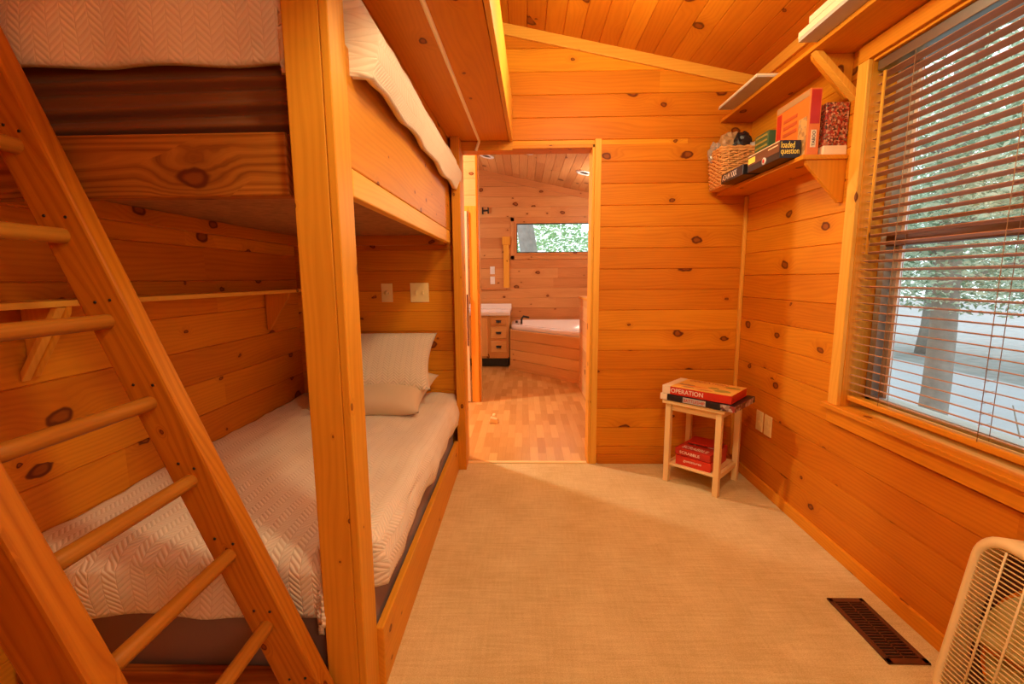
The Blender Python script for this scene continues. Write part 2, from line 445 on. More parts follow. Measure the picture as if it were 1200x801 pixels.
# right wall with the window
WY0, WY1, WZ0, WZ1 = .80, 1.93, .70, 2.05
def f(m):
    planks(m, 'x', XR, YF, YB, 0, 2.6, P_*1.02, ST-.03, [(WY0-.02, WY1+.02, .66, 2.065)])
    for ext in ((XR+.018, XR+.12, YF, WY0-.02, 0, 2.6), (XR+.018, XR+.12, WY1+.02, YB+.11, 0, 2.6), (XR+.018, XR+.12, WY0-.02, WY1+.02, 0, .66), (XR+.018, XR+.12, WY0-.02, WY1+.02, 2.065, 2.6)):
        m.box(*ext, axis='y')
one(f, 'wall_right', M['wall'], kind='structure')
def f(m):
    planks(m, 'x', XL, YF, YB, 0, 3.2, .150, .02, into=-1)
    m.box(XL-.1, XL-.018, YF, YB+.02, 0, 3.2, axis='y')
one(f, 'wall_left', M['wall'], kind='structure')
def f(m):
    planks(m, 'y', YF, XL, XR, 0, 3.1, P_, ST, into=-1)
one(f, 'wall_front', M['wall'], kind='structure')
# sloping plank ceiling: boards run along y
def f(m):
    x = XL-.1
    while x < XR+.1:
        w = .105; g = .0035
        e = x+w
        def z(a): return ceilz(a)
        prof = [(x+g, z(x+g)), (e-g, z(e-g)), (e, z(e)+g*1.6), (e, z(e)+.02), (x, z(x)+.02), (x, z(x)+g*1.6)]
        y = YF
        while y < YB:
            y2 = min(YB, y+random.uniform(1.2, 3.2))
            if YB-y2 < .4: y2 = YB
            m.prism(prof, 'y', y, y2); y = y2
        x = e
one(f, 'ceiling', M['ceil'], kind='structure')
# floor
def f(m): m.box(XL-.02, XR+.02, YF, YB, -.05, 0)
one(f, 'floor', M['carpet'], kind='structure')
# trims
def slope_board(m, x0, x1, y0, y1, t0, t1):
    poly = [(x0, ceilz(x0)-t1), (x1, ceilz(x1)-t1), (x1, ceilz(x1)-t0), (x0, ceilz(x0)-t0)]
    m.prism(poly, 'y', y0, y1, grain='x')
one(lambda m: slope_board(m, XL, XR, YB-.018, YB, -.002, .062), 'trim_1', M['trim'], kind='structure', bevel=.003)
box('trim_2', M['trim'], (XR-.018, XR, YF, YB-.018, ceilz(XR)-.062, ceilz(XR)+.0), axis='y', kind='structure')
box('trim_3', M['trim'], (XR-.022, XR, YB-.022, YB, .07, 1.70), axis='z', kind='structure', bevel=.006)
box('baseboard_right', M['wall'], (XR-.014, XR, YF, YB, 0, .062), axis='y', kind='structure')
box('baseboard_back', M['wall'], (DX1+.05, XR-.014, YB-.014, YB, 0, .062), axis='x', kind='structure')

# door casing of the doorway in the back wall
d = empty('door_1', (0, YB, 0), kind='structure')
box('door_jamb', M['trim'], (DX0, DX0+.02, YB-.012, YB+.12, 0, DZ), d, 'z')
box('door_jamb', M['trim'], (DX1-.015, DX1, YB-.012, YB+.12, 0, DZ), d, 'z')
box('door_head', M['bunk'], (DX0, DX1, YB-.012, YB+.12, DZ-.02, DZ), d, 'x')
box('door_casing', M['trim'], (DX1, DX1+.040, YB-.016, YB, 0, DZ+.03), d, 'z')
box('door_casing', M['bunk'], (DX0-.03, DX0, YB-.014, YB, 0, DZ+.0), d, 'z')
box('threshold', M['table'], (DX0+.02, DX1-.02, YB-.012, YB+.02, -.005, .008), d, 'x')

# ------------------------------------------------------------------ bathroom beyond the doorway
YQ = 6.95
def f(m):
    planks(m, 'y', YQ, -1.7, 1.46, 0, 3.4, .150, .02, [(-.10, 1.25, 1.60, 2.03)])
    for ext in ((-1.7, -.10, YQ+.018, YQ+.1, 0, 3.4), (1.25, 1.46, YQ+.018, YQ+.1, 0, 3.4), (-.10, 1.25, YQ+.018, YQ+.1, 0, 1.60), (-.10, 1.25, YQ+.018, YQ+.1, 2.03, 3.4)): m.box(*ext)
one(f, 'wall_bathroom_back', M['bath'], kind='structure')
def f(m):
    x = -3.3
    while x < 1.42:
        e = x+.105; g = .0035; z = ceilz
        prof = [(x+g, z(x+g)), (e-g, z(e-g)), (e, z(e)+g*1.6), (e, z(e)+.02), (x, z(x)+.02), (x, z(x)+g*1.6)]
        y = YB+.11
        while y < YQ:
            y2 = min(YQ, y+random.uniform(1.2, 3.2)); m.prism(prof, 'y', y, y2); y = y2
        x = e
one(f, 'ceiling_bathroom', M['bath'], kind='structure')
def f(m): m.box(-3.2, 1.46, YB+.0, YQ, -.05, -.001)
one(f, 'floor_bathroom', M['oak'], kind='structure')
def f(m): m.prism([(XL, 0), (XL, 0)], 'y', 0, 0) if False else slope_board(m, -1.7, 1.40, YQ-.018, YQ, -.002, .09)
one(f, 'trim_4', M['bath'], kind='structure')
def f(m):
    planks(m, 'y', 4.40, -3.2, -.425, 0, 3.4, .150, .05, [(-1.25, -.49, 0, 1.87)])
    m.box(-3.2, -1.25, 4.418, 4.52, 0, 3.4); m.box(-.49, -.425, 4.418, 4.52, 0, 3.4, axis='z'); m.box(-1.25, -.49, 4.418, 4.52, 1.87, 3.4)
one(f, 'wall_hall', M['bathlight'], kind='structure')
box('trim_5', M['bunk'], (-.447, -.425, 4.385, 4.40, 0, 2.80), axis='z', kind='structure')
d = empty('door_2', (-.9, 4.4, 0), kind='structure')
box('door_casing', M['trim'], (-.515, -.437, 4.385, 4.40, 0, 1.90), d, 'z')
box('door_casing', M['trim'], (-1.31, -.515, 4.385, 4.40, 1.85, 1.90), d, 'x')
box('door_casing', M['trim'], (-1.31, -1.25, 4.385, 4.40, 0, 1.85), d, 'z')
sl = box('door_slab', M['paint'], (-1.25, -.53, 4.37, 4.405, .01, 1.85), d, 'z', label='pale painted door slab')
box('door_pull', M['brown'], (-.548, -.536, 4.358, 4.37, .57, 1.07), sl, 'z', label='long dark pull')
box('wall_bathroom_left', M['bath'], (-1.8, -1.7, 4.52, YQ+.1, 0, 3.4), axis='y', kind='structure')
box('wall_bathroom_right', M['bath'], (1.40, 1.46, YB+.11, YQ, 0, 2.6), axis='y', kind='structure')
box('wall_hall_left', M['bath'], (-3.3, -3.2, YB, 4.52, 0, 3.5), axis='y', kind='structure')
# half wall at the right of the passage
o = empty('wall_half', (.67, 4.5, 0), kind='structure')
def f(m): planks(m, 'x', .625, 4.1, 5.05, 0, 1.0, .15, .02, into=1, thick=.07)
one(f, 'wall_body', M['bathlight'], o)
box('wall_cap', M['trim'], (.61, .72, 4.08, 5.06, 1.0, 1.02), o, 'y')
# bathroom window
w = empty('window_2', (.6, YQ, 1.6), kind='structure')
for ext, ax in (((-.10, 1.25, YQ-.02, YQ+.05, 1.56, 1.60), 'x'), ((-.10, 1.25, YQ-.02, YQ+.05, 2.03, 2.06), 'x'), ((-.135, -.10, YQ-.02, YQ+.05, 1.56, 2.06), 'z'), ((1.25, 1.285, YQ-.02, YQ+.05, 1.56, 2.06), 'z')):
    box('window_frame', M['bath'], ext, w, ax)
box('window_casing', M['bath'], (-.19, -.135, YQ-.012, YQ, 1.50, 2.12), w, 'z')
box('window_casing', M['bath'], (-.19, 1.34, YQ-.012, YQ, 2.06, 2.12), w, 'x')
box('window_casing', M['bath'], (-.19, 1.34, YQ-.012, YQ, 1.50, 1.56), w, 'x')
def f(m):
    for e in ((-.10, 1.25, YQ+.012, YQ+.03, 1.60, 1.612), (-.10, 1.25, YQ+.012, YQ+.03, 2.018, 2.03), (-.10, -.088, YQ+.012, YQ+.03, 1.612, 2.018)): m.box(*e)
one(f, 'window_sash', M['black'], w)
one(lambda m: m.box(-.088, 1.25, YQ+.018, YQ+.022, 1.612, 2.018), 'window_pane', M['glass'], w)

# vanity
v = empty('bathroom_vanity', (-.7, 6.5, 0), label='light pine vanity with three drawers and white countertop beyond the doorway', cat='vanity')
box('cabinet_body', M['bathlight'], (-1.6, -.20, 6.20, 6.92, .12, .715), v, 'z', .004)
box('toe_kick', M['black'], (-1.6, -.215, 6.25, 6.90, 0, .12), v, label='black toe kick')
for z0, z1 in ((.585, .69), (.40, .555), (.205, .365)):
    dr = box('drawer', M['bathlight'], (-.455, -.235, 6.180, 6.20, z0, z1), v, 'x', .006)
    def f(m):
        zc = (z0+z1)/2
        m.grid(lambda a, b: (-.345+math.cos(math.pi*a)*.035, 6.179-.026*math.sin(math.pi*b*.5)*math.sin(math.pi*a)**.5 if 0 < a < 1 else 6.179, zc+.012-.028*b), 12, 6)
        m.box(-.385, -.305, 6.172, 6.18, zc+.008, zc+.016)
    one(f, 'cup_pull', M['black'], dr, label='black cup pull')
dr = box('cabinet_door', M['bathlight'], (-.95, -.50, 6.180, 6.20, .15, .69), v, 'z', .006)
box('countertop', M['porc'], (-1.62, -.185, 6.17, 6.93, .715, .765), v, bevel=.008, label='white moulded countertop')
box('backsplash', M['porc'], (-1.62, -.185, 6.91, 6.94, .765, .84), v, bevel=.005)
# bathtub in a planked surround
t = empty('bathtub', (.7, 6.2, 0), label='white corner bathtub in a slanting pine plank surround beyond the doorway', cat='bathtub')
A, B = Vector((-.185, 6.06)), Vector((.67, 5.15))
def f(m):
    dv = (B-A); L = dv.length; ang = math.atan2(dv.y, dv.x)
    mt = Matrix.Translation((A.x, A.y, 0)) @ Matrix.Rotation(ang, 4, 'Z')
    z = 0.0
    for i in range(4):
        h = .134
        g = .006
        poly = [(0, z+g), (0, z+h-g), (.012, z+h), (.025, z+h), (.025, z), (.012, z)]
        # extrude along local x
        m.prism(poly, 'x', 0, L, mat=mt); z += h
    m.box(-.02, L+.02, -.006, .012, 0, .04, mat=mt)
    m.box(.67, 1.39, 5.15, 5.17, 0, .536)
    m.box(-.185, -.165, 6.06, 6.2, 0, .536)
one(f, 'tub_surround', M['bathlight'], t, label='pine plank tub surround')
def tubpoly():
    base = [(-.155, 6.10), (.70, 5.19), (1.37, 5.19), (1.37, 6.88), (-.155, 6.88)]
    n = len(base); out = []
    for i in range(n):
        p0, p1, p2 = Vector(base[i-1]), Vector(base[i]), Vector(base[(i+1) % n])
        a = (p0-p1).normalized(); b = (p2-p1).normalized(); r = .16
        s, e = p1+a*r, p1+b*r
        for q in range(7):
            tt = q/6; out.append(s*(1-tt)**2+p1*2*tt*(1-tt)+e*tt**2)
    return out
def f(m):
    pts = tubpoly(); c = Vector((.68, 6.15)); n = len(pts)
    rings = [(1.03, .525), (1.045, .55), (1.04, .585), (1.0, .60), (.93, .598), (.88, .575), (.80, .35), (.68, .20), (.3, .17)]
    # scale about centre; last rings form the basin
    vs = []; fs = []
    for s_, z in rings:
        for p in pts: q = c+(p-c)*s_*.98; vs.append((min(q.x, 1.395), min(q.y, 6.93), z))
    for i in range(len(rings)-1):
        for j in range(n): fs.append((i*n+j, i*n+(j+1) % n, (i+1)*n+(j+1) % n, (i+1)*n+j))
    fs.append(tuple(range((len(rings)-1)*n, len(rings)*n)))
    m.add(vs, fs, smooth=True)
one(f, 'tub_basin', M['porc'], t, label='white basin with a raised rim')
def f(m):
    m.tube([(-.03, 6.28, .59), (-.03, 6.28, .66), (.0, 6.24, .70), (.07, 6.17, .69)], .014)
    m.tube([(-.10, 6.36, .58), (-.10, 6.36, .63)], .018)
one(f, 'faucet', M['black'], t, label='dark faucet')
# plates built for a reflection in the mirror, pine post, hooks, lights of the bathroom
for z, l in ((1.285, 'upper of two white switch plates on the far bathroom wall'), (1.135, 'lower of two white switch plates on the far bathroom wall')):
    p = empty('switch_plate', (-.47, YQ, z), label=l, cat='switch plate', group='switch plates above the vanity')  # stands in for a mirror reflection
    box('plate', M['white'], (-.505, -.435, YQ-.008, YQ, z, z+.115), p, bevel=.003)
    box('switch', M['white'], (-.48, -.46, YQ-.016, YQ-.008, z+.04, z+.075), p, bevel=.002)  # part of the mirror reflection stand-in
mf = empty('mirror_frame', (-.25, YQ, 1.06), label='pine frame stile and bottom strip left of the bathroom window', cat='mirror frame')
box('frame_stile', M['trim'], (-.30, -.215, YQ-.03, YQ, 1.08, 1.80), mf, 'z')
box('frame_block', M['trim'], (-.315, -.20, YQ-.045, YQ, 1.72, 1.84), mf, 'z')
box('frame_strip', M['bath'], (-1.3, -.20, YQ-.03, YQ, 1.055, 1.08), mf, 'x')
h = empty('robe_hook', (-.57, YQ, 2.2), label='small black double hook high on the far bathroom wall', cat='hook')
def f(m):
    m.box(-.615, -.595, YQ-.012, YQ, 2.17, 2.27)
    m.tube([(-.60, YQ-.01, 2.22), (-.55, YQ-.03, 2.22), (-.52, YQ-.04, 2.22)], .012)
    m.box(-.53, -.51, YQ-.05, YQ-.03, 2.175, 2.265)
one(f, 'hook_body', M['black'], h)
def can(x, y, label, trimcol='white'):
    z = ceilz(x); tilt = Matrix.Translation((x, y, z)) @ Matrix.Rotation(math.atan(.214), 4, 'Y')
    e = empty('recessed_light', (x, y, z), label=label, cat='ceiling light', group='recessed lights in the bathroom ceiling')
    def f(m):
        n = 24; vs = []; fs = []
        for r, zz in ((.095, -.002), (.09, -.012), (.06, -.010), (.055, .0)):
            for i in range(n): a = 2*math.pi*i/n; vs.append((r*math.cos(a), r*math.sin(a), zz))
        for q in range(3):
            for i in range(n): fs.append((q*n+i, q*n+(i+1) % n, (q+1)*n+(i+1) % n, (q+1)*n+i))
        m.add(vs, fs, smooth=True, mat=tilt)
    one(f, 'trim_ring', M['white'], e)
    def f(m):
        n = 24; vs = [(0.056*math.cos(2*math.pi*i/n), .056*math.sin(2*math.pi*i/n), -.004) for i in range(n)]
        m.add(vs, [tuple(range(n))], mat=tilt)
    one(f, 'baffle', M['black'], e)
can(.75, 5.85, 'recessed light with a black baffle, rightmost in the bathroom ceiling')
can(.04, 5.44, 'recessed light with a black baffle, at the top middle of the doorway')
can(-.46, 6.03, 'pale recessed light, leftmost in the bathroom ceiling')
ds = empty('door_wedge', (-.27, 3.75, 0), label='small pale door wedge lying on the wood strip floor', cat='door wedge')
def f(m):
    m.prism([(-.30, 0), (-.22, 0), (-.23, .035), (-.285, .05)], 'y', 3.70, 3.76)
    m.box(-.275, -.25, 3.77, 3.84, 0, .05)
one(f, 'wedge_body', M['table'], ds, bevel=.006)

# ------------------------------------------------------------------ bunk bed
BX = -.42
b = empty('bunk_bed', (-.93, 2.0, 0), label='built-in pine bunk bed with square posts along the left wall', cat='bunk bed')
def f(m):
    m.box(-.545, -.4592, 1.10, 1.14, 0, 3.0, axis='z')
    m.box(-.459, -.438, 1.099, 1.20, 0, 3.0, axis='z')
    m.box(-.545, -.461, 1.1405, 1.175, 0, 3.0, axis='z')
one(f, 'post', M['bunk'], b, bevel=.003, label='thick front post of doubled boards')
def f(m):
    m.box(-.425, -.372, 2.765, 2.80, 0, 2.04, axis='z')
    m.box(-.425, -.372, 2.805, 2.865, 0, 2.04, axis='z')
one(f, 'post', M['bunk'], b, bevel=.004, label='slim rear post beside the doorway')
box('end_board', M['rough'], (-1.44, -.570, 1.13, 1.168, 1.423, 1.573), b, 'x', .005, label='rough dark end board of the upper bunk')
box('side_rail', M['bunk'], (-.462, -.440, 1.201, 2.86, 1.505, 1.80), b, 'y', .004)
box('side_ledger', M['trim'], (-.470, -.4385, 1.201, 2.76, 1.432, 1.503), b, 'y', .004)
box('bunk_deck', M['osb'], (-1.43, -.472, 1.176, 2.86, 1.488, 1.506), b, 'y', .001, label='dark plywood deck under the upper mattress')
box('wall_ledger', M['wall'], (-1.445, -1.405, 1.176, 2.86, 1.43, 1.488), b, 'y')
box('wall_ledger', M['wall'], (-1.40, -.48, 2.835, 2.872, 1.43, 1.488), b, 'x')
box('lower_rail', M['bunk'], (-.445, -.420, 1.201, 2.765, 0.0, .195), b, 'y', .004)
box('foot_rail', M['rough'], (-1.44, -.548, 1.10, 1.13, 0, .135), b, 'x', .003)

def softbox(m, x0, x1, y0, y1, z0, z1, r, folds=0.0, seed=0, endfold=0.0):
    # rounded rectangular mattress: rings in z, slight bulge and folds on the end that faces the room
    n = 26
    out = []
    def ring(ins, z):
        rr = max(.01, r-ins*.3); pts = []
        cs = [(x1-ins-rr, y1-ins-rr, 0), (x0+ins+rr, y1-ins-rr, 90), (x0+ins+rr, y0+ins+rr, 180), (x1-ins-rr, y0+ins+rr, 270)]
        for i, (cx, cy, a0) in enumerate(cs):
            for q in range(7):
                a = R(a0+90*q/6); pts.append((cx+rr*math.cos(a), cy+rr*math.sin(a)))
            nx = cs[(i+1) % 4]; ax = R(a0+90)
            p = pts[-1]; pn = (nx[0]+rr*math.cos(R(nx[2])), nx[1]+rr*math.sin(R(nx[2])))
            for q in range(1, 24): t = q/24; pts.append((p[0]*(1-t)+pn[0]*t, p[1]*(1-t)+pn[1]*t))
        return pts
    rings = []
    nz = 90
    for k_ in range(nz+1):
        t = k_/nz; z = z0+(z1-z0)*t
        e = .03; ins = 0
        if t < .08: ins = e*(1-math.sqrt(max(0, 1-((.08-t)/.08)**2)))
        if t > .92: ins = e*(1-math.sqrt(max(0, 1-((t-.92)/.08)**2)))
        pts = []
        for (x, y) in ring(ins, z):
            w = folds*noise.noise(Vector((x*1.3+seed, y*1.3, z*16)))
            if endfold and y < y0+.12:
                for zc, sl in ((.20, .05), (.315, .10), (.47, .05)):
                    tx = (x-x0)/(x1-x0); zz = zc+sl*(tx-.5)*.6
                    w += -endfold*math.exp(-((t-zz)/.016)**2)+endfold*.9*math.exp(-((t-zz-.035)/.03)**2)
            cx, cy = (x0+x1)/2, (y0+y1)/2
            d_ = Vector((x-cx, y-cy)); 
            if abs(d_.x)/(x1-x0) > abs(d_.y)/(y1-y0): pts.append((x+w*(1 if d_.x > 0 else -1), y, z))
            else: pts.append((x, y+w*(1 if d_.y > 0 else -1), z))
        rings.append(pts)
    N = len(rings[0]); vs = [p for rg in rings for p in rg]; fs = []; uvs = []
    for i in range(len(rings)-1):
        for j in range(N):
            f_ = (i*N+j, i*N+(j+1) % N, (i+1)*N+(j+1) % N, (i+1)*N+j); fs.append(f_); uvs.append([(vs[q][0]+vs[q][1], vs[q][2]) for q in f_])
    f_ = tuple(range((len(rings)-1)*N, len(rings)*N)); fs.append(f_); uvs.append([(vs[q][0], vs[q][1]) for q in f_])
    f_ = tuple(range(N)); fs.append(f_); uvs.append([(vs[q][0], vs[q][1]) for q in f_])
    m.add(vs, fs, uvs, smooth=True)

mt = empty('mattress', (-.93, 2.0, .03), label='lower bunk mattress in a grey-brown fitted sheet under the cream quilt', cat='mattress')
one(lambda m: softbox(m, -1.435, -.455, 1.150, 2.86, .024, .425, .08, .003, 1), 'fitted_sheet', M['sheet'], mt)
mt = empty('mattress', (-.93, 2.0, 1.51), label='upper bunk mattress in a creased brown sheet above the rough end board', cat='mattress')
one(lambda m: softbox(m, -1.418, -.478, 1.185, 2.86, 1.508, 1.90, .05, .006, 5, .017), 'fitted_sheet', M['sheet2'], mt)

def drape(m, x0, x1, y1, ytop0, ztop, r, side, foot, seed, bulge=.0, thick=.018, footout=.0, lumps=.006, cornerdrop=.05, yback=None, headround=0.0, hemfn=None, clip=None):
    """cloth over a mattress: flat on top, rounding over the right edge (x1) and the foot end (ytop0)"""
    Lx = x1-x0; q = math.pi*r/2
    nx, ny = 110, 150
    tx = Lx-r+q+side; ty = (y1-ytop0)-r+q+foot
    def prof(s, flat, drop):
        # returns horizontal advance past the flat part, drop
        if s <= flat: return s, 0.0
        s -= flat
        if s <= q: a = s/r; return flat+r*math.sin(a), r*(1-math.cos(a))
        return flat+r, r+(s-q)
    def fn(i, j, off=0.0):
        s = i*tx; t = j*ty
        hem = hemfn(t) if hemfn else 1.0
        if s > Lx-r+q: s = Lx-r+q+(s-(Lx-r+q))*hem
        ax, dx = prof(s, Lx-r, side); ay, dy = prof(t, (y1-ytop0)-r, foot)
        x = x0+ax; y = y1-ay
        p = 3.0
        dr = (dx**p+dy**p)**(1/p)
        mixc = min(dx, dy)/max(.001, max(side, foot))
        # at the free corner the cloth pulls in and hangs to a point
        if dx > r and dy > r*.5: x -= .02*min(1, (dy)/.1)
        dr += cornerdrop*min(1, dx/.12)*min(1, dy/.12)
        nz = noise.noise(Vector((x*4+seed, y*4, dr*5)))*lumps+noise.noise(Vector((x*11+seed, y*11, dr*9)))*lumps*.35
        z = ztop-dr
        if dx > r*.6:
            f_ = min(1, (dx-r*.6)/.06); x += bulge*math.sin(min(1, dx/(side+r))*math.pi)*f_+nz*1.5
        if dy > r*.6:
            y -= footout*min(1, dy/.1)+nz*1.8+.006*math.sin(x*22+seed)*min(1, dy/.2)
        if dx < r and dy < r: z += nz
        if clip is not None and y < 1.30:
            lim = clip if y < 1.205 else clip+(x1+.05-clip)*((y-1.205)/.035)
            if x > lim-.03: x = lim-.03+.03*(1-math.exp(-(x-lim+.03)/.03))
        return (x, y, z)
    m.grid(fn, nx, ny, uvfn=lambda i, j: (i*tx, j*ty))

def quilt(name_mats, loc, args, thick, **k):
    e = MB(); drape(e, **args)
    o = e.build('quilt', name_mats, **k)
    s = o.modifiers.new('thick', 'SOLIDIFY'); s.thickness = thick; s.offset = -1
    return o
quilt(M['quilt'], None, dict(x0=-1.445, x1=-.418, y1=2.862, ytop0=1.12, ztop=.478, r=.06, side=.10, foot=.125, seed=3, bulge=.012, footout=.004, lumps=.016, cornerdrop=.015,
      hemfn=lambda t: 1.0+.10*math.sin(t*9)+.08*math.sin(t*23), clip=-.552), .016, label='cream textured quilt spread over the lower bunk mattress', cat='quilt')
quilt(M['quilt2'], None, dict(x0=-1.445, x1=-.395, y1=2.80, ytop0=1.145, ztop=1.955, r=.075, side=.135, foot=.145, seed=8, bulge=.030, footout=.006, lumps=.008, cornerdrop=-.02,
      hemfn=lambda t: 1.0+.05*math.sin(t*5)+.03*math.sin(t*17), clip=-.550), .022, label='cream herringbone quilt hanging over the edge of the upper bunk', cat='quilt')

def pillow(name, mat, c, w, h, t, rot, uvs=1.0, **k):
    m = MB(); n = 34
    mt_ = Matrix.Translation(c) @ rot
    for sgn in (1, -1):
        def fn(i, j):
            a, b_ = 2*i-1, 2*j-1
            prof = (max(0, 1-abs(a)**3.2)*max(0, 1-abs(b_)**3.2))**.55
            pin = 1-.09*(1-abs(a)**2)*abs(b_)**4; pin2 = 1-.10*(1-abs(b_)**2)*abs(a)**4
            x = a*w/2*pin2; y = b_*h/2*pin
            wr = .10*noise.noise(Vector((a*2.2+c[2]*9, b_*2.2, sgn*2)))
            z = sgn*t/2*prof*(1+wr)
            return mt_ @ Vector((x, y, z))
        m.grid(fn, n, n, uvfn=lambda i, j: (i*w*uvs, j*h*uvs))
    o = m.build(name, mat, weld=True, **k)
    return o
pillow('pillow', M['pillow'], (-.86, 2.58, .565), .62, .46, .17, Matrix.Rotation(R(-4), 4, 'Z') @ Matrix.Rotation(R(14), 4, 'X'), label='plain tan pillow lying flat at the head of the lower bunk', cat='pillow')
pillow('pillow', M['sham'], (-.87, 2.655, .735), .66, .44, .15, Matrix.Rotation(R(3), 4, 'Z') @ Matrix.Rotation(R(42), 4, 'X'), label='cream textured pillow propped on the plain one against the wall', cat='pillow')

# switch plates on the back wall in the bunk
p = empty('switch_plate', (-.868, YB, 1.075), label='narrow almond wall plate inside the lower bunk, left of the double one', cat='switch plate')
box('plate', M['plate'], (-.905, -.833, YB-.007, YB, 1.076, 1.194), p, bevel=.003)
def f(m):
    n = 16; vs = [(-.869+.017*math.cos(2*math.pi*i/n), YB-.010, 1.135+.017*math.sin(2*math.pi*i/n)) for i in range(n)]
    m.tube([(-.869, YB-.006, 1.135), (-.869, YB-.018, 1.135)], .014, 14)
one(f, 'knob', M['plate'], p)
p = empty('switch_plate', (-.66, YB, 1.073), label='wide almond double switch plate inside the lower bunk near the rear post', cat='switch plate')
box('plate', M['plate'], (-.720, -.602, YB-.007, YB, 1.074, 1.196), p, bevel=.003)
for x in (-.684, -.638): box('switch', M['plate'], (x-.005, x+.005, YB-.018, YB-.007, 1.125, 1.150), p, bevel=.002)
# outlets on the right wall
for y0, l in ((2.525, 'left almond wall plate low on the right wall behind the side table'), (2.435, 'right almond wall plate low on the right wall behind the side table')):
    p = empty('wall_outlet', (XR, y0+.035, .33), label=l, cat='outlet', group='almond wall plates by the side table')
    box('plate', M['plate'], (XR-.007, XR, y0, y0+.072, .335, .452), p, bevel=.003)
    for z in (.365, .405): box('socket', M['plate'], (XR-.010, XR-.007, y0+.02, y0+.052, z, z+.026), p, bevel=.003)

# shelf inside the lower bunk
s = empty('wall_shelf', (-1.38, 1.9, 1.1), label='narrow pine shelf along the left wall inside the lower bunk', cat='shelf')
box('shelf_board', M['trim'], (-1.445, -1.30, .85, 2.86, 1.150, 1.168), s, 'y', .003)
for y0 in (1.26, 2.50):
    def f(m):
        m.prism([(-1.443, 1.15), (-1.305, 1.15), (-1.31, 1.128), (-1.43, .945), (-1.443, .945)], 'y', y0, y0+.018, grain='z')
    one(f, 'bracket', M['shelf'], s, bevel=.002)
def f(m):
    m.prism([(-1.305, 1.148), (-1.325, 1.148), (-1.443, .965), (-1.443, .935)], 'y', 1.235, 1.26, grain='z')
one(f, 'brace', M['trim'], s, bevel=.002, label='diagonal brace')

# ------------------------------------------------------------------ ladder
ld = empty('bunk_ladder', (-.52, .85, 0), label='slanted pine ladder with round rungs in front of the bunk', cat='ladder')
sl_ = 2.53; ang = math.atan(sl_)
ux = Vector((-math.cos(ang), 0, math.sin(ang)))     # up along the ladder
base = Vector((-.548+.208/sl_, 0, 0))                # right edge at the floor
perp = Vector((-math.sin(ang), 0, -math.cos(ang)))   # across a rail, to the left
def rail(y0, y1, w, top):
    m = MB()
    L0 = 0.0; L1 = top
    poly = []
    hx = w/math.sin(ang)
    bl = Vector((base.x-hx, 0, 0))
    zt = L1*math.sin(ang)
    pts = [(base.x, 0), (base.x-zt/sl_, zt), (base.x-hx-zt/sl_, zt), (bl.x, 0)]
    vs = [(p[0], y0, p[1]) for p in pts]+[(p[0], y1, p[1]) for p in pts]
    fs = [(0, 1, 2, 3), (7, 6, 5, 4), (0, 4, 5, 1), (1, 5, 6, 2), (2, 6, 7, 3), (3, 7, 4, 0)]
    o1, o2 = random.uniform(0, 50), random.uniform(0, 50)
    def uv(p):
        d_ = Vector((p[0], 0, p[2]))-base
        return (d_.dot(ux)+o1, d_.dot(perp)+p[1]+o2)
    m.add(vs, fs, [[uv(vs[q]) for q in f_] for f_ in fs])
    return m
rail(1.03, 1.082, .103, 2.30).build('rail', M['ladder'], ld, bevel=.007)
rail(.620, .672, .103, 2.30).build('rail', M['ladder'], ld, bevel=.007)
for i in range(9):
    z = .145+i*.1965
    x = base.x-z/sl_-.061
    m = MB(); m.tube([(x, .640, z), (x, .75, z), (x, .9, z), (x, 1.029-.0, z), (x, 1.034, z)], .0175, 14)
    m.build('rung', M['rung'], ld)
def f(m):
    for i in range(9):
        z = .145+i*.1965; x = base.x-z/sl_-.061
        for dx, dz in ((-.03+.01*math.sin(i*3), .045), (.012, .04+.01*math.cos(i*5))):
            m.tube([(x+dx, 1.031, z+dz), (x+dx, 1.0285, z+dz)], .0035, 8)
one(f, 'nail_heads', M['black'], ld, kind='stuff')

# ------------------------------------------------------------------ overhead shelf between bunk and doorway
o_ = empty('overhead_shelf', (-.25, 2.2, 2.04), label='long boxed pine shelf overhead along the upper bunk edge', cat='shelf')
def skew(x, y): return x+(-.024)*(2.88-y)
def slab(m, x0, x1, z0, z1, y0=-.4, y1=2.86, warp=0.0, tint=None):
    n = 24; pts = []
    o1, o2 = random.uniform(0, 50), random.uniform(0, 50)
    ys = [y0+(y1-y0)*i/n for i in range(n+1)]
    vs = []; 
    for y in ys:
        wv_ = warp*math.exp(-((y-2.86)/.35)**2)
        for x, z in ((x0, z0), (x1, z0), (x1, z1), (x0, z1)): vs.append((skew(x, y)+wv_*(1 if z == z0 else .3), y, z))
    fs = []; uvs = []
    dim = [(0, 0), (x1-x0, 0), (x1-x0+z1-z0, 0), (2*(x1-x0)+z1-z0, 0)]
    for i in range(n):
        for k_ in range(4):
            k2 = (k_+1) % 4
            fs.append((i*4+k_, i*4+k2, (i+1)*4+k2, (i+1)*4+k_))
            a = dim[k_][0]; b_ = a+(x1-x0 if k_ % 2 == 0 else z1-z0)
            uvs.append([(ys[i]+o1, a+o2), (ys[i]+o1, b_+o2), (ys[i+1]+o1, b_+o2), (ys[i+1]+o1, a+o2)])
    for f_ in ((0, 1, 2, 3), tuple(range(n*4, n*4+4))): fs.append(f_); uvs.append([(vs[q][0]+o1, vs[q][2]+o2) for q in f_])
    m.add(vs, fs, uvs, tint)
one(lambda m: slab(m, -.44, -.085, 2.04, 2.06), 'shelf_board', M['shelf'], o_, bevel=.002)
one(lambda m: slab(m, -.082, -.062, 2.032, 2.27), 'fascia', M['trim'], o_, bevel=.003, label='upright front board, light pine')
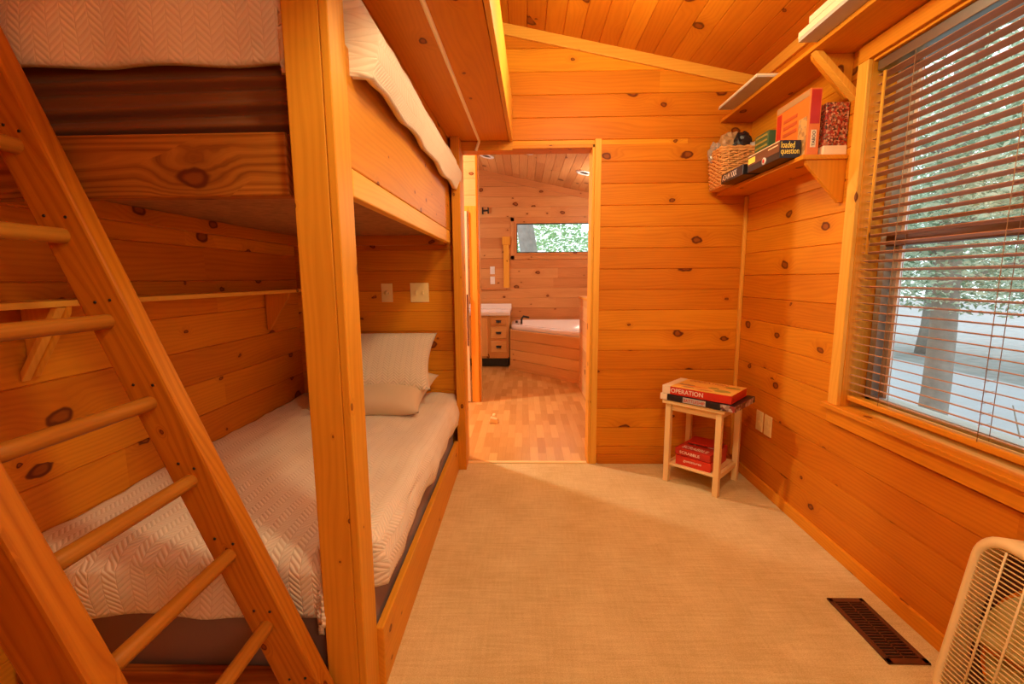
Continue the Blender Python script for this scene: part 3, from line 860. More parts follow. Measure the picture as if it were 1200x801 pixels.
one(lambda m: slab(m, -.470, -.442, 1.955, 2.06), 'rear_rail', M['shelf'], o_, bevel=.003)
def f(m): m.box(-.425, -.062, 2.862, 2.878, 1.985, 2.04)
one(f, 'wall_cleat', M['bunk'], o_, bevel=.002)
cc = MB()  # pale strip painted for a line of light through a board gap
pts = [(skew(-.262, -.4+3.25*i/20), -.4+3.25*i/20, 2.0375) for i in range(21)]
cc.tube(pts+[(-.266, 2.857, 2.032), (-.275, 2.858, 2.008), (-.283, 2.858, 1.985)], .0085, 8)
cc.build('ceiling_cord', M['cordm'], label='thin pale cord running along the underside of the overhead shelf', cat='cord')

# ------------------------------------------------------------------ shelves on the right wall
def wshelf(z, name, label, y0, y1, brz, by):
    e = empty(name, (1.27, (y0+y1)/2, z), label=label, cat='shelf')
    box('shelf_board', M['shelf'], (1.175, XR-.001, y0, y1, z, z+.019), e, 'y', .003)
    def f(m): m.prism([(XR-.001, z), (1.195, z), (1.20, z-.018), (XR-.02, brz), (XR-.001, brz)], 'y', by, by+.019, grain='z')
    one(f, 'bracket', M['shelf'], e, bevel=.002)
    return e
wshelf(1.706, 'wall_shelf', 'lower pine shelf on the right wall holding the games and basket', 2.02, 2.878, 1.53, 2.03)
e = wshelf(2.125, 'wall_shelf', 'upper pine shelf near the ceiling above the window', -.2, 2.878, 1.95, 2.04)
def f(m): m.prism([(1.185, 2.124), (1.215, 2.124), (XR-.001, 1.975), (XR-.001, 1.935)], 'y', 2.005, 2.04, grain='z')
one(f, 'brace', M['trim'], e, bevel=.002, label='diagonal brace')
ctop = 2.144
# flat boxes and booklet on the upper shelf
def flatbox(name, m1, ext, label, cat, sidemat=None, rz=0, **k):
    x0, x1, y0, y1, z0, z1 = ext
    e = empty(name, ((x0+x1)/2, (y0+y1)/2, z0), rz, label=label, cat=cat, **k)
    mt_ = Matrix.Translation(((x0+x1)/2, (y0+y1)/2, 0)) @ Matrix.Rotation(rz, 4, 'Z') @ Matrix.Translation((-(x0+x1)/2, -(y0+y1)/2, 0))
    m = MB(); m.box(x0, x1, y0, y1, z0, z1, mat=mt_); m.build('box_base', sidemat or m1, e, bevel=.0015)
    m = MB(); g = .0015; m.box(x0-g, x1+g, y0-g, y1+g, z0+(z1-z0)*.35, z1+g, mat=mt_); m.build('box_lid', m1, e, bevel=.0015)
    return e, mt_
flatbox('game_box', M['whic'], (1.105, 1.33, 1.52, 1.99, ctop+.001, ctop+.036), 'large flat white box overhanging the upper shelf above the window', 'box', M['gryc'])
flatbox('game_box', M['whic'], (1.12, 1.34, 1.55, 1.95, ctop+.039, ctop+.075), 'cream flat box lying on the white box on the upper shelf', 'box', M['broc'])
bk = empty('booklet', (1.2, 2.6, ctop), label='pale flat booklet overhanging the far end of the upper shelf', cat='booklet')
box('cover', M['gryc'], (1.095, 1.30, 2.30, 2.72, ctop+.001, ctop+.010), bk, bevel=.001)
box('page_block', M['whic'], (1.098, 1.298, 2.303, 2.717, ctop+.010, ctop+.018), bk, bevel=.001)
sh = 1.7255
# boxes on the lower shelf
e = empty('game_box', (1.15, 2.2, sh), label='black box with yellow lettering jutting out before the big orange box', cat='box')
box('box_body', M['blkc'], (1.108, 1.196, 2.075, 2.36, sh, sh+.074), e, bevel=.0015)
box('side_panel', M['broc'], (1.1065, 1.109, 2.08, 2.355, sh+.028, sh+.072), e, bevel=.0002)
box('side_label', M['yeltxt'], (1.1055, 1.108, 2.285, 2.35, sh+.036, sh+.062), e, bevel=.0002)
box('side_label', M['whic'], (1.1055, 1.108, 2.08, 2.35, sh+.070, sh+.074), e, bevel=.0002)
box('side_label', M['whic'], (1.1055, 1.108, 2.09, 2.17, sh+.055, sh+.060), e, bevel=.0002)
text('lettering', 'loaded', M['yeltxt'], e, (1.112, 2.075, sh+.042), (1, 0, 0), (0, 0, 1), .058, .026)
text('lettering', 'question', M['yeltxt'], e, (1.112, 2.075, sh+.010), (1, 0, 0), (0, 0, 1), .078, .030)
one(lambda m: m.tube([(1.1035, 2.20, sh+.018), (1.108, 2.20, sh+.018)], .016, 16), 'round_emblem', M['white'], e)
one(lambda m: m.tube([(1.1025, 2.20, sh+.018), (1.107, 2.20, sh+.018)], .009, 12), 'round_emblem', M['redc'], e, label='red centre of the emblem')
e = empty('game_box', (1.225, 2.15, sh), label='big orange box standing upright on the lower shelf beside the crowd picture box', cat='box')
box('box_body', M['orac'], (1.203, 1.252, 2.045, 2.30, sh, sh+.272), e, 'z', bevel=.002)
box('picture_panel', M['sketch'], (1.2015, 1.2035, 2.055, 2.115, sh+.01, sh+.165), e, bevel=.0002)
box('picture_panel', M['redd'], (1.2015, 1.2035, 2.255, 2.29, sh+.06, sh+.235), e, bevel=.0002)
box('picture_panel', M['tanc'], (1.2015, 1.2035, 2.05, 2.295, sh+.242, sh+.268), e, bevel=.0002)
box('spine_panel', M['redd'], (1.208, 1.247, 2.0435, 2.0455, sh+.13, sh+.265), e, bevel=.0002)
box('spine_panel', M['whic'], (1.216, 1.238, 2.0435, 2.0455, sh+.035, sh+.105), e, bevel=.0002)
text('lettering', 'TABOO', M['blkc'], e, (1.234, 2.0435, sh+.040), (0, 0, 1), (-1, 0, 0), .060, .013)
for i in range(3):
    box('picture_panel', M['redtxt'], (1.2013, 1.2035, 2.13, 2.235, sh+.125+i*.03, sh+.140+i*.03), e, bevel=.0002)
e = empty('puzzle_box', (1.31, 2.1, sh), label='red crowd picture box at the window end of the lower shelf', cat='box')
box('box_body', M['crowd'], (1.268, 1.362, 2.035, 2.085, sh+.038, sh+.210), e, 'z', bevel=.002)
box('box_base', M['whic'], (1.266, 1.363, 2.033, 2.087, sh, sh+.038), e, bevel=.002)
e = empty('game_box', (1.13, 2.48, sh), label='flat dark box with white capital letters between the basket and the black box', cat='box')
box('box_body', M['blkc'], (1.098, 1.20, 2.385, 2.635, sh, sh+.050), e, 'y', bevel=.0015)
text('lettering', 'ADAM XXX', M['whitxt'], e, (1.098, 2.62, sh+.012), (0, -1, 0), (0, 0, 1), .17, .030)
e = empty('game_box', (1.25, 2.42, sh), label='dark green striped box standing behind the black lettered box', cat='box')
box('box_body', M['grec'], (1.205, 1.275, 2.37, 2.50, sh, sh+.205), e, 'z', bevel=.0015)
for z in (.135, .16, .185): box('box_stripe', M['olive'], (1.2035, 1.2055, 2.38, 2.49, sh+z, sh+z+.010), e, bevel=.0002)
box('side_label', M['yeltxt'], (1.2035, 1.2055, 2.39, 2.48, sh+.10, sh+.118), e, bevel=.0002)
# wicker basket
bx0, bx1, by0, by1 = 1.105, 1.335, 2.655, 2.862
bk = empty('wicker_basket', ((bx0+bx1)/2, (by0+by1)/2, sh), label='square woven wicker basket at the far end of the lower shelf', cat='basket')
def rectpath(x0, x1, y0, y1, n, r=.025):
    pts = []
    cs = [(x1-r, y1-r, 0), (x0+r, y1-r, 90), (x0+r, y0+r, 180), (x1-r, y0+r, 270)]
    for i, (cx, cy, a0) in enumerate(cs):
        for q in range(5): a = R(a0+22.5*q); pts.append((cx+r*math.cos(a), cy+r*math.sin(a), math.cos(a), math.sin(a)))
        nx_ = cs[(i+1) % 4]; p = pts[-1]; pn = (nx_[0]+r*math.cos(R(nx_[2])), nx_[1]+r*math.sin(R(nx_[2])))
        for q in range(1, n): t = q/n; pts.append((p[0]*(1-t)+pn[0]*t, p[1]*(1-t)+pn[1]*t, p[2], p[3]))
    return pts
def f(m):
    H_ = .195; nr = 17
    for k_ in range(nr):
        z = sh+.012+k_*(H_-.02)/(nr-1); g = .012*(k_/nr)
        pts = rectpath(bx0-g+.012, bx1+g-.012, by0-g+.012, by1+g-.012, 18)
        out = []
        for i, (x, y, nx_, ny_) in enumerate(pts):
            w = .005*math.sin(i*math.pi/3+(k_ % 2)*math.pi); out.append((x+nx_*w, y+ny_*w, z+.002*math.sin(i*1.7+k_)))
        m.tube(out, .0052, 6, closed=True)
    pts = rectpath(bx0+.012, bx1-.012, by0+.012, by1-.012, 6)
    for i, (x, y, nx_, ny_) in enumerate(pts[::2]):
        m.tube([(x, y, sh+.005), (x+nx_*.012, y+ny_*.012, sh+H_-.008)], .0035, 5)
one(f, 'woven_sides', M['wicker'], bk)
def f(m):
    for rr, dz, q in ((.008, .192, .0), (.007, .205, .003)):
        pts = rectpath(bx0-q, bx1+q, by0-q, by1+q, 18)
        m.tube([(x, y, sh+dz+.003*math.sin(i*1.3)) for i, (x, y, a, b_) in enumerate(pts)], rr, 7, closed=True)
one(f, 'rim', M['wicker'], bk)
box('basket_base', M['wicker'], (bx0+.012, bx1-.012, by0+.012, by1-.012, sh, sh+.010), bk, bevel=.002)
def crumple(name, mat, c, s, seed, label, cat, group=None):
    bm = bmesh.new(); bmesh.ops.create_icosphere(bm, subdivisions=3, radius=1)
    for v_ in bm.verts:
        d_ = v_.co.copy(); nn = noise.cell(d_*2.2+Vector((seed, 0, 0)))*.35+noise.noise(d_*2.6+Vector((seed, 3, 0)))*.5
        v_.co = Vector((d_.x*s[0], d_.y*s[1], d_.z*s[2]))*(1+nn*.5)
    me = bpy.data.meshes.new(name); bm.to_mesh(me); bm.free(); me.materials.append(mat)
    o = bpy.data.objects.new(name, me); C.objects.link(o); o.location = c
    return tag(o, label, cat, group)
crumple('plastic_bag', M['bag'], (1.135, 2.80, sh+.205), (.045, .055, .06), 1, 'pale clear bag bulging over the left rim of the wicker basket', 'bag')
crumple('paper_bag', M['tanc'], (1.19, 2.76, sh+.245), (.062, .045, .060), 5, 'crumpled tan bag on top of the wicker basket', 'bag')
crumple('plastic_bag', M['blkc'], (1.235, 2.71, sh+.240), (.050, .035, .055), 9, 'dark crumpled bundle in the middle of the wicker basket', 'bag')
crumple('plastic_bag', M['gryc'], (1.295, 2.70, sh+.205), (.048, .04, .035), 13, 'grey wrapped bundle at the right side of the wicker basket', 'bag')

# ------------------------------------------------------------------ window with blind
w = empty('window_1', (XR, 1.36, WZ0), kind='structure')
XG = 1.485
box('window_casing', M['trim'], (XR-.018, XR, WY1, WY1+.058, .664, 2.0548), w, 'z')
box('window_casing', M['shelf'], (XR-.018, XR, WY0-.06, WY1+.058, 2.055, 2.118), w, 'y')
box('window_casing', M['trim'], (XR-.018, XR, WY0-.058, WY0, .664, 2.0548), w, 'z')
box('window_sill', M['shelf'], (XR-.030, XR+.10, WY0-.08, WY1+.085, .642, .664), w, 'y')
box('window_apron', M['wall'], (XR-.016, XR, WY0-.06, WY1+.06, .58, .642), w, 'y')
box('window_jamb', M['shelf'], (XR, XG-.02, WY1, WY1+.018, .664, 2.06), w, 'z')
box('window_jamb', M['shelf'], (XR, XG-.02, WY0-.018, WY0, .664, 2.06), w, 'z')
box('window_head', M['shelf'], (XR, XG-.02, WY0, WY1, 2.045, 2.06), w, 'y')
box('window_stool', M['shelf'], (XR+.101, XG-.02, WY0, WY1, .664, .684), w, 'y')
def f(m):
    for e_ in ((XG-.02, XG+.04, WY1-.03, WY1+.018, .68, 2.06), (XG-.02, XG+.04, WY0-.018, WY0+.03, .68, 2.06), (XG-.02, XG+.04, WY0, WY1, .68, .72), (XG-.02, XG+.04, WY0, WY1, 2.02, 2.06),
              (XG+.0, XG+.03, WY1-.065, WY1-.04, .72, 2.02)): m.box(*e_)
one(f, 'window_frame', M['alu'], w, bevel=.003)
def f(m):
    m.box(XG+.002, XG+.012, WY1-.085, WY1-.068, .72, 2.02)
one(f, 'window_stile', M['white'], w)
box('meeting_rail', M['brown'], (XG-.025, XG+.02, WY0+.03, WY1-.03, 1.335, 1.378), w, 'y')
one(lambda m: m.box(XG+.008, XG+.012, WY0+.03, WY1-.03, .72, 2.02), 'window_pane', M['glass'], w)

box('window_latch', M['black'], (XG-.035, XG-.005, 1.55, 1.61, 1.378, 1.392), w, 'y')
bl = empty('window_blind', (XR+.04, 1.36, .7), label='wooden slat blind hanging half open in the window', cat='blind')
box('headrail', M['chrome'], (XR+.012, XR+.056, WY0+.01, WY1-.01, 2.005, 2.043), bl, 'y', label='grey metal headrail')
ys0, ys1 = WY0+.012, WY1-.012
nslat = 38; zt, zb = 1.985, .735
tilt = R(-12)
slatobj = []
for i in range(nslat):
    z = zt-(zt-zb)*i/(nslat-1)
    m = MB(); n = 6; ww = .034; prof = []
    for q in range(n+1):
        a = q/n-.5; prof.append((a*ww, .0016*(1-4*a*a)+.0010))
    for q in range(n, -1, -1):
        a = q/n-.5; prof.append((a*ww, .0016*(1-4*a*a)-.0010))
    ct, st_ = math.cos(tilt), math.sin(tilt)
    poly = [(XR+.034+p[0]*ct-p[1]*st_, z+p[0]*st_+p[1]*ct) for p in prof]
    m.prism(poly, 'y', ys0, ys1, tint=.5+random.uniform(-.2, .2))
    m.build('slat', M['slat'], bl)
box('bottom_rail', M['shelf'], (XR+.014, XR+.054, ys0, ys1, .694, .716), bl, 'y', .004, label='lighter bottom rail')
for y in (1.75, 1.36, .95):
    def f(m):
        for dx in (.016, .052): m.tube([(XR+dx, y, 2.01), (XR+dx, y, .712)], .0011, 5)
        for i in range(nslat):
            z = zt-(zt-zb)*i/(nslat-1)-.003; m.tube([(XR+.016, y+.004, z), (XR+.052, y+.004, z+.005)], .0008, 4)
    one(f, 'ladder_cord', M['string'], bl)
def f(m): m.tube([(XR+.002, 1.865, 1.985), (XR+.001, 1.865, 1.7), (XR+.000, 1.866, 1.305)], .0055, 8)
wd = one(f, 'tilt_wand', M['trim'], bl, label='thin light wooden wand')

# ------------------------------------------------------------------ side table and games
TC = Vector((1.068, 2.632)); TA = R(-43.5)
tm = Matrix.Translation((TC.x, TC.y, 0)) @ Matrix.Rotation(TA, 4, 'Z')
tb = empty('side_table', (TC.x, TC.y, 0), TA, label='small light wood side table with a lower shelf in the corner', cat='table')
def tbox(name, ext, axis='x', bev=.003, parent=None, mat='table'):
    m = MB(); m.box(*ext, axis=axis, mat=tm); return m.build(name, M[mat], parent or tb, bevel=bev)
TH = .505
hl = .160
for sx in (-1, 1):
    for sy in (-1, 1):
        cx, cy = sx*(hl-.014), sy*(hl-.014)
        tbox('leg', (cx-.016, cx+.016, cy-.016, cy+.016, 0, TH-.022), 'z')
tbox('tabletop', (-.178, .178, -.172, .172, TH-.022, TH))
for sy in (-1, 1):
    y = sy*(hl-.016); tbox('apron', (-hl+.03, hl-.03, y-.008, y+.008, TH-.062, TH-.022))
    x = sy*(hl-.016); tbox('apron', (x-.008, x+.008, -hl+.03, hl-.03, TH-.062, TH-.022), 'y')
tbox('lower_shelf', (-hl+.03, hl-.03, -hl+.005, hl-.005, .105, .118))
for sy in (-1, 1):
    x = sy*(hl-.016); tbox('stretcher', (x-.010, x+.010, -hl+.03, hl-.03, .088, .118), 'y')

def tgame(name, label, ext, rz, mats, cat='box', lid=None):
    """ext in table coordinates"""
    x0, x1, y0, y1, z0, z1 = ext
    cx, cy = (x0+x1)/2, (y0+y1)/2
    mt_ = tm @ Matrix.Translation((cx, cy, 0)) @ Matrix.Rotation(rz, 4, 'Z')
    e = empty(name, tuple(mt_ @ Vector((0, 0, z0))), TA+rz, label=label, cat=cat)
    hx, hy = (x1-x0)/2, (y1-y0)/2
    def bb(nm, ex, mat, bev=.001, **k):
        m = MB(); m.box(*ex, mat=mt_); return m.build(nm, mat, e, bevel=bev, **k)
    bb('box_body', (-hx, hx, -hy, hy, z0, z1), mats, .002)
    X = (mt_.to_3x3() @ Vector((1, 0, 0))); Y = (mt_.to_3x3() @ Vector((0, 1, 0)))
    return e, mt_, hx, hy, bb, X, Y
Z = Vector((0, 0, 1))
# black naval game box underneath
z0, z1 = TH+.001, TH+.036
e, mt_, hx, hy, bb, X, Y = tgame('game_box', 'black flat game box under the red and yellow one on the side table', (-.185, .235, -.178, .122, z0, z1), R(-1.0), M['blkc'])
bb('taped_end', (-hx-.002, -hx+.04, -hy-.002, hy+.002, z0+.001, z1+.001), M['whic'], label='cream end of the box')
bb('picture_panel', (hx-.001, hx+.0015, -hy+.0, hy-.0, z0+.001, z1-.001), M['camo'], .0002)
bb('picture_panel', (hx-.075, hx, -hy-.0015, -hy+.001, z0+.001, z1-.001), M['camo'], .0002)
bb('title_panel', (-.075, .055, -hy-.0012, -hy+.001, z0+.003, z1-.001), M['gryc'], .0002)
text('lettering', 'BATTLESHIP', M['redd'], e, mt_ @ Vector((-.070, -hy-.0012, z0+.009)), X, Z, .12, .018)
# red and yellow game box
z0, z1 = TH+.038, TH+.085
e, mt_, hx, hy, bb, X, Y = tgame('game_box', 'red sided game box with a yellow top, uppermost on the side table', (-.180, .205, -.168, .080, z0, z1), R(1), M['redc'])
bb('top_panel', (-hx+.0, hx-.0, -hy, hy, z1-.001, z1+.0015), M['yelc'], .0002, label='yellow printed top')
bb('taped_end', (-hx-.002, -hx+.045, -hy-.002, hy+.002, z0+.001, z1+.002), M['whic'], label='cream end of the lid')
text('lettering', 'OPERATION', M['whitxt'], e, mt_ @ Vector((-hx+.050, -hy, z0+.012)), X, Z, .185, .026, .001)
text('lettering', 'OPERATION', M['redtxt'], e, mt_ @ Vector((-hx+.075, hy-.055, z1+.0015)), X, Y, .22, .038, .001)
for (px, py, a, b_, mm) in ((-.09, -.03, .05, .018, 'tanc'), (-.02, -.05, .06, .012, 'orac'), (.06, -.02, .03, .02, 'olive'), (.12, -.06, .045, .03, 'olive'), (.14, .05, .04, .02, 'olive'), (-.06, -.085, .035, .012, 'tanc'), (.03, -.095, .05, .009, 'redtxt')):
    m = MB(); n = 14
    m.add([(px+a*math.cos(2*math.pi*i/n)*(1+.2*math.sin(3*i)), py+b_*math.sin(2*math.pi*i/n), z1+.0022) for i in range(n)], [tuple(range(n))], mat=mt_)
    m.build('printed_figure', M[mm], e)
# two red boxes on the lower shelf
z0, z1 = .119, .172
e, mt_, hx, hy, bb, X, Y = tgame('game_box', 'bright red box with white lettering, lower of two on the side table lower shelf', (-.100, .105, -.135, .115, z0, z1), R(1), M['redc'])
text('lettering', 'guesstures', M['whitxt'], e, mt_ @ Vector((-.055, -hy, z0+.020)), X, Z, .105, .017, .001)
z0, z1 = .174, .215
e, mt_, hx, hy, bb, X, Y = tgame('game_box', 'deep red box with white script, on the bright red box under the side table', (-.104, .104, -.128, .118, z0, z1), R(-2), M['redd'])
text('lettering', 'SCRABBLE', M['whitxt'], e, mt_ @ Vector((-.075, -hy, z0+.012)), X, Z, .12, .016, .001)
text('lettering', 'SCRABBLE', M['whitxt'], e, mt_ @ Vector((-.075, -.10, z1)), X, Y, .15, .04, .001)
z0, z1 = .217, .232
e, mt_, hx, hy, bb, X, Y = tgame('card_box', 'thin dark red card box topping the small stack under the side table', (-.08, .09, -.02, .10, z0, z1), R(4), M['camo'])
bb('box_lid', (-hx-.001, hx+.001, -hy-.001, hy+.001, z0+.006, z1+.001), M['redd'])

# ------------------------------------------------------------------ box fan against the right wall
fa = empty('box_fan', (1.2, .93, 0), label='beige box fan leaning against the right wall', cat='fan')
fy0, fy1, fh, fd = .665, 1.195, .545, .095
lean = math.atan(.155)
fm = Matrix.Translation((1.158, 0, .004)) @ Matrix.Rotation(lean, 4, 'Y')   # local x: depth (towards the wall), z: up
def rrect(y0, y1, z0, z1, r, n=8):
    pts = []
    for cx, cz, a0 in ((y1-r, z1-r, 0), (y0+r, z1-r, 90), (y0+r, z0+r, 180), (y1-r, z0+r, 270)):
        for q in range(n+1): a = R(a0+90*q/n); pts.append((cx+r*math.cos(a), cz+r*math.sin(a)))
    return pts
def loft(m, rings, mat, closed=True, smooth=True):
    n = len(rings[0]); vs = [p for r_ in rings for p in r_]; fs = []
    k_ = len(rings)
    for i in range(k_ if closed else k_-1):
        i2 = (i+1) % k_
        for j in range(n): fs.append((i*n+j, i*n+(j+1) % n, i2*n+(j+1) % n, i2*n+j))
    m.add(vs, fs, smooth=smooth, mat=mat)
def f(m):
    def rg(x, ins, r): return [(x, p[0], p[1]) for p in rrect(fy0+ins, fy1-ins, ins, fh-ins, r)]
    loft(m, [rg(.0, .012, .075), rg(.012, .0, .085), rg(fd-.012, 0, .085), rg(fd, .012, .075), rg(fd, .028, .06), rg(fd-.012, .030, .058), rg(.012, .030, .058), rg(.0, .026, .062)], fm)
one(f, 'housing', M['fan'], fa)
def f(m):
    n = 64; cy_, cz_ = (fy0+fy1)/2, fh/2; vs = []
    hy, hz = (fy1-fy0)/2-.026, fh/2-.026
    for x in (.058, .064):
        for rr in (0, 1):
            for i in range(n):
                a = 2*math.pi*i/n; c_, s_ = math.cos(a), math.sin(a)
                q = .228 if rr == 0 else min(hy/max(abs(c_), 1e-6), hz/max(abs(s_), 1e-6))*(1-.10*abs(math.sin(2*a))**3)
                vs.append((x, cy_+q*c_, cz_+q*s_))
    fs = []
    for i in range(n):
        k_ = (i+1) % n
        fs += [(i, k_, n+k_, n+i), (2*n+i, 3*n+i, 3*n+k_, 2*n+k_), (i, 2*n+i, 2*n+k_, k_), (n+i, n+k_, 3*n+k_, 3*n+i)]
    m.add(vs, fs, mat=fm)
one(f, 'shroud', M['brown'], fa, label='dark inner plate with a round opening')
def inside(y, z):
    # half width of the rounded opening at height z
    ins = .028; r = .06; z0_, z1_ = ins, fh-ins
    if z < z0_ or z > z1_: return None
    d_ = 0
    if z < z0_+r: d_ = r-math.sqrt(max(0, r*r-(z0_+r-z)**2))
    if z > z1_-r: d_ = r-math.sqrt(max(0, r*r-(z-(z1_-r))**2))
    return (fy0+ins+d_, fy1-ins-d_)
def grille(x, name):
    def f(m):
        z = .036
        while z < fh-.03:
            a, b_ = inside(0, z); m.tube([fm @ Vector((x, a-.004, z)), fm @ Vector((x, b_+.004, z))], .0020, 6); z += .0125
    one(f, name, M['fan'], fa)
    def f(m):
        for i in range(1, 8):
            y = fy0+.028+(fy1-fy0-.056)*i/8; m.tube([fm @ Vector((x-.003, y, .03)), fm @ Vector((x-.003, y, fh-.03))], .0028, 6)
    one(f, 'grille_rib', M['fan'], fa)
grille(.006, 'front_grille'); grille(fd-.006, 'rear_grille')
cy, cz = (fy0+fy1)/2, fh/2
def f(m):
    for i in range(5):
        a0 = 2*math.pi*i/5+.4
        def fn(u, v_):
            r_ = .045+u*.17; a = a0+(v_-.5)*(.9+.25*u)
            return fm @ Vector((.032+.035*v_+.004*math.sin(u*3), cy+r_*math.cos(a), cz+r_*math.sin(a)))
        m.grid(fn, 8, 10)
o = one(f, 'fan_blade', M['blade'], fa); sm_ = o.modifiers.new('t', 'SOLIDIFY'); sm_.thickness = .003
one(lambda m: m.tube([fm @ Vector((.022, cy, cz)), fm @ Vector((.03, cy, cz)), fm @ Vector((.078, cy, cz))], .048, 24), 'hub', M['fan'], fa)
def f(m): m.tube([fm @ Vector((-.004, cy, cz)), fm @ Vector((.006, cy, cz))], .035, 24)
one(f, 'badge', M['fan'], fa)
for y in (fy0+.05, fy1-.09):
    m = MB(); m.box(.0, fd, y, y+.04, -.004, .004, mat=fm); m.build('foot', M['fan'], fa, bevel=.002)

# floor register
fv = empty('floor_vent', (1.215, 1.455, 0), label='dark brown metal floor register in the carpet near the fan', cat='vent')
def f(m):
    x0, x1, y0, y1 = 1.150, 1.283, 1.305, 1.602
    m.box(x0, x0+.018, y0, y1, .0, .006); m.box(x1-.018, x1, y0, y1, .0, .006); m.box(x0, x1, y0, y0+.022, .0, .006); m.box(x0, x1, y1-.022, y1, .0, .006)
one(f, 'vent_frame', M['brown'], fv, bevel=.002)
def f(m):
    y = 1.332
    while y < 1.575:
        m.box(1.168, 1.265, y, y+.004, .001, .0055); y += .0125
    m.box(1.214, 1.219, 1.327, 1.58, .001, .0055)
one(f, 'louvre', M['brown'], fv)
box('duct', M['dark'], (1.167, 1.266, 1.326, 1.581, .0002, .0012), fv, bevel=0)

# ------------------------------------------------------------------ outdoors
def outground(m):
    m.box(1.6, 40, -25, 40, -.95, -.90); m.box(-12, 1.6, 7.3, 40, -.95, -.90)
one(outground, 'ground', M['gravel'], kind='structure')
def f(m):
    m.box(5.2, 9.5, -14, 16, -.90, -.885)
one(f, 'ground_road', M['road'], kind='structure')
def tree(name, x, y, zb, h, r, crown, lm, label, n=2600, leaf=.07, lean=(0, 0), dens=1.0, nb=9):
    e = empty(name, (x, y, zb), label=label, cat='tree')
    def f(m):
        m.tube([(x+lean[0]*t*h+.03*math.sin(t*7), y+lean[1]*t*h, zb+h*t) for t in [i/10 for i in range(11)]], lambda t: r*(1-.5*t)*(1.25 if t < .05 else 1), 14)
        for i in range(nb):
            a = i*2.4; t = .4+.06*i; q = Vector((x+lean[0]*t*h, y+lean[1]*t*h, zb+h*t)); d_ = Vector((math.cos(a), math.sin(a), .35))
            m.tube([q, q+d_*.7, q+d_*1.4+Vector((0, 0, .1))], lambda s_: r*.22*(1-.8*s_)+.004, 7)
    one(f, 'trunk', M['bark'], e)
    m = MB(); rnd = random.Random(name+str(x))
    for (cx, cy, cz, sx, sy, sz, nn) in crown:
        for i in range(int(nn*dens)):
            while True:
                p = Vector((rnd.uniform(-1, 1), rnd.uniform(-1, 1), rnd.uniform(-1, 1)))
                if .25 < p.length < 1: break
            q = Vector((cx+p.x*sx, cy+p.y*sy, cz+p.z*sz))
            s_ = leaf*rnd.uniform(.6, 1.3)
            mt_ = Matrix.Translation(q) @ Matrix.Rotation(rnd.uniform(0, 6.28), 4, 'Z') @ Matrix.Rotation(rnd.uniform(-1, 1), 4, 'X') @ Matrix.Rotation(rnd.uniform(-.8, .8), 4, 'Y')
            m.add([(-s_, 0, 0), (0, -s_*.4, .01), (s_, 0, 0), (0, s_*.4, .01)], [(0, 1, 2, 3)], tint=rnd.random(), mat=mt_)
    m.build('foliage', M[lm], e)
tree('tree', 4.3, 4.75, -.9, 5.0, .13, [(3.9, 4.3, 2.6, 1.5, 1.6, .9, 1500), (4.6, 4.6, 1.45, 1.4, 1.6, .65, 1500), (3.6, 3.4, 2.1, 1.0, .9, .6, 700)], 'leaf', 'grey trunked tree with pale leaves outside the window', leaf=.036, dens=4.2)
tree('tree', 7.2, 5.6, -.9, 6.0, .12, [(6.6, 5.2, 2.5, 2.2, 2.4, 1.3, 1800), (7.0, 5.6, 1.2, 1.6, 2.0, .5, 700), (7.5, 7.8, 2.0, 1.8, 1.8, 1.2, 1000)], 'leaf', 'paler leafy tree further off across the drive outside the window', leaf=.055, dens=3.5)
tree('tree', 11.0, 12.5, -.9, 8.0, .2, [(11, 12, 3.5, 4.5, 4.5, 3.0, 3000), (13, 8, 3.0, 3.5, 3.5, 3.0, 2200), (9.0, 15, 2.5, 3, 3, 2.6, 1800)], 'leaf', 'distant mass of pale trees behind the drive outside the window', leaf=.12, dens=2.6)
tree('shrub', 3.6, 3.0, -.9, .6, .02, [(3.7, 3.1, -.35, .5, .7, .35, 700)], 'leaf', 'low shrub just below the window sill outside', leaf=.05)
tree('tree', .45, 11.0, -.9, 7.0, .26, [(.3, 12.5, 3.2, 1.4, 1.0, 1.6, 1300), (2.2, 12.0, 3.0, 1.6, 1.2, 2.0, 2200), (-1.0, 12.4, 2.6, 1.1, 1.0, 1.6, 900)], 'leaf2', 'leaning grey tree trunk outside the bathroom window', leaf=.08, lean=(-.12, 0), nb=0, dens=1.1)
tree('tree', 3.6, 15.5, -.9, 7.0, .15, [(3.0, 15.5, 3.4, 3.2, 1.5, 2.6, 2600), (-1.5, 15.5, 3.2, 3.0, 1.5, 2.4, 2200)], 'leaf2', 'bright green tree behind the leaning trunk outside the bathroom window', leaf=.11, nb=0, dens=1.1)

# ------------------------------------------------------------------ light
wd_ = bpy.data.worlds.new('sky'); S.world = wd_; wd_.use_nodes = True
bg = wd_.node_tree.nodes['Background']; bg.inputs[0].default_value = (.86, .95, 1.0, 1); bg.inputs[1].default_value = 2.1
def light(name, kind, loc, energy, col, size=.2, rot=None, target=None, **k):
    l = bpy.data.lights.new(name, kind); l.energy = energy; l.color = col
    if kind == 'AREA': l.shape = k.get('shape', 'DISK'); l.size = size
    elif kind == 'SUN': l.angle = size
    else: l.shadow_soft_size = size
    if kind == 'AREA' and 'size_y' in k: l.shape = 'RECTANGLE'; l.size_y = k['size_y']
    o = bpy.data.objects.new(name, l); C.objects.link(o); o.location = loc
    if target is not None: o.rotation_euler = (Vector(target)-Vector(loc)).to_track_quat('-Z', 'Y').to_euler()
    elif rot: o.rotation_euler = rot
    return o
WARM = (1, .84, .50)
light('ceiling_lamp', 'POINT', (.22, .62, 2.28), 46, WARM, .09)
light('ceiling_lamp_window_side', 'POINT', (.35, 1.95, 2.22), 25, WARM, .15)  # added fill that brightens the back wall and carpet
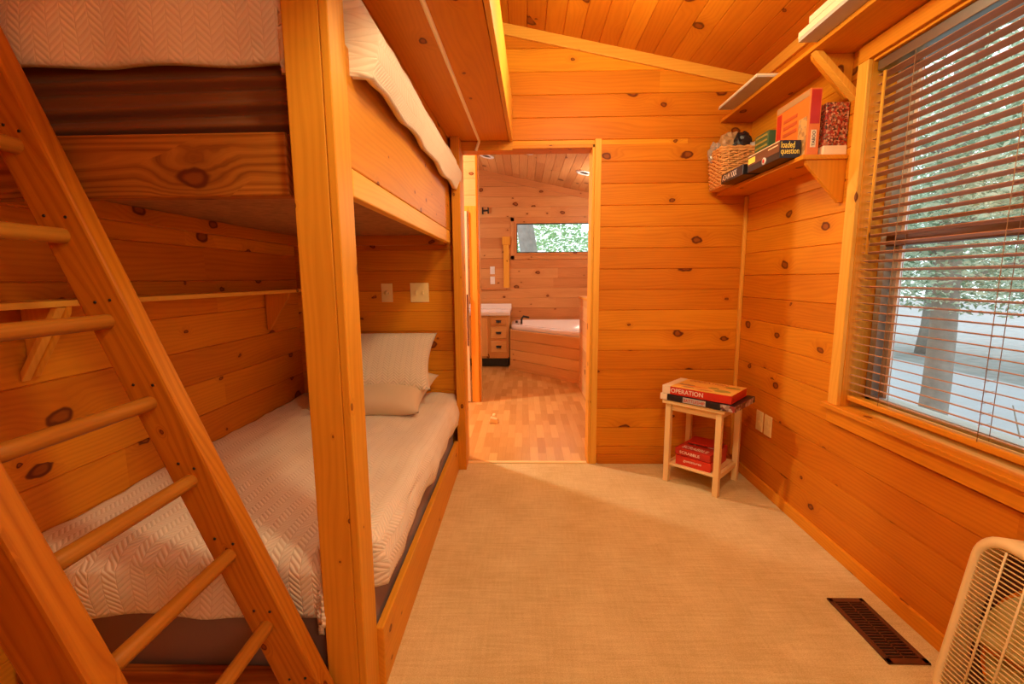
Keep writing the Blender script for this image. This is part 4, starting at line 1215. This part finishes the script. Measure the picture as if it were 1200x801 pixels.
light('ceiling_lamp_rear', 'AREA', (.8, -.95, 1.9), 10, (1, .84, .55), .7, target=(-.3, 2.0, .6))  # added fill behind the camera, shining forward evenly
light('hall_lamp', 'POINT', (-1.62, 3.95, 2.3), 150, (1, .88, .72), .07)
light('bathroom_lamp', 'POINT', (1.1, 5.7, 2.1), 28, (1, .88, .72), .08)
light('bathroom_lamp_vanity', 'POINT', (-1.2, 6.0, 2.0), 18, (1, .88, .78), .10)
# daylight: sky portals in the two windows and a soft sun
p1 = light('window_portal', 'AREA', (XG+.06, (WY0+WY1)/2, 1.37), 1, (1, 1, 1), 1.3, rot=(0, R(90), 0), size_y=1.1); p1.data.cycles.is_portal = True
p2 = light('window_portal_bathroom', 'AREA', (.57, YQ+.06, 1.82), 1, (1, 1, 1), 1.35, rot=(R(-90), 0, 0), size_y=.45); p2.data.cycles.is_portal = True
light('sun', 'SUN', (6, 4, 8), 1.6, (1, .97, .95), R(12), target=(0, 1.2, 0.0))

# ------------------------------------------------------------------ camera
f_ = 530.0
pitch = math.atan(74.5/f_); yaw = math.atan(14/f_*math.cos(pitch)); roll = R(.45)
F = Vector((-math.sin(yaw)*math.cos(pitch), math.cos(yaw)*math.cos(pitch), -math.sin(pitch)))
Rr = Vector((math.cos(yaw), math.sin(yaw), 0)); U = Rr.cross(F)
R2 = math.cos(roll)*Rr-math.sin(roll)*U; U2 = math.cos(roll)*U+math.sin(roll)*Rr
cam = bpy.data.cameras.new('camera'); co = bpy.data.objects.new('camera', cam); C.objects.link(co)
cam.sensor_width = 36; cam.lens = 36*f_/1200; cam.clip_start = .02; cam.clip_end = 200
mw = Matrix((R2, U2, -F)).transposed().to_4x4(); mw.translation = (0, 0, 1.22); co.matrix_world = mw
S.camera = co
S.view_settings.view_transform = 'Standard'; S.view_settings.look = 'None'
S.view_settings.exposure = 0.0; S.view_settings.gamma = 1.0; S.view_settings.use_curve_mapping = False
S.cycles.max_bounces = 10; S.cycles.diffuse_bounces = 6; S.cycles.transparent_max_bounces = 12
S.cycles.use_denoising = True
S.cycles.sample_clamp_indirect = 6
S.cycles.caustics_reflective = False; S.cycles.caustics_refractive = False
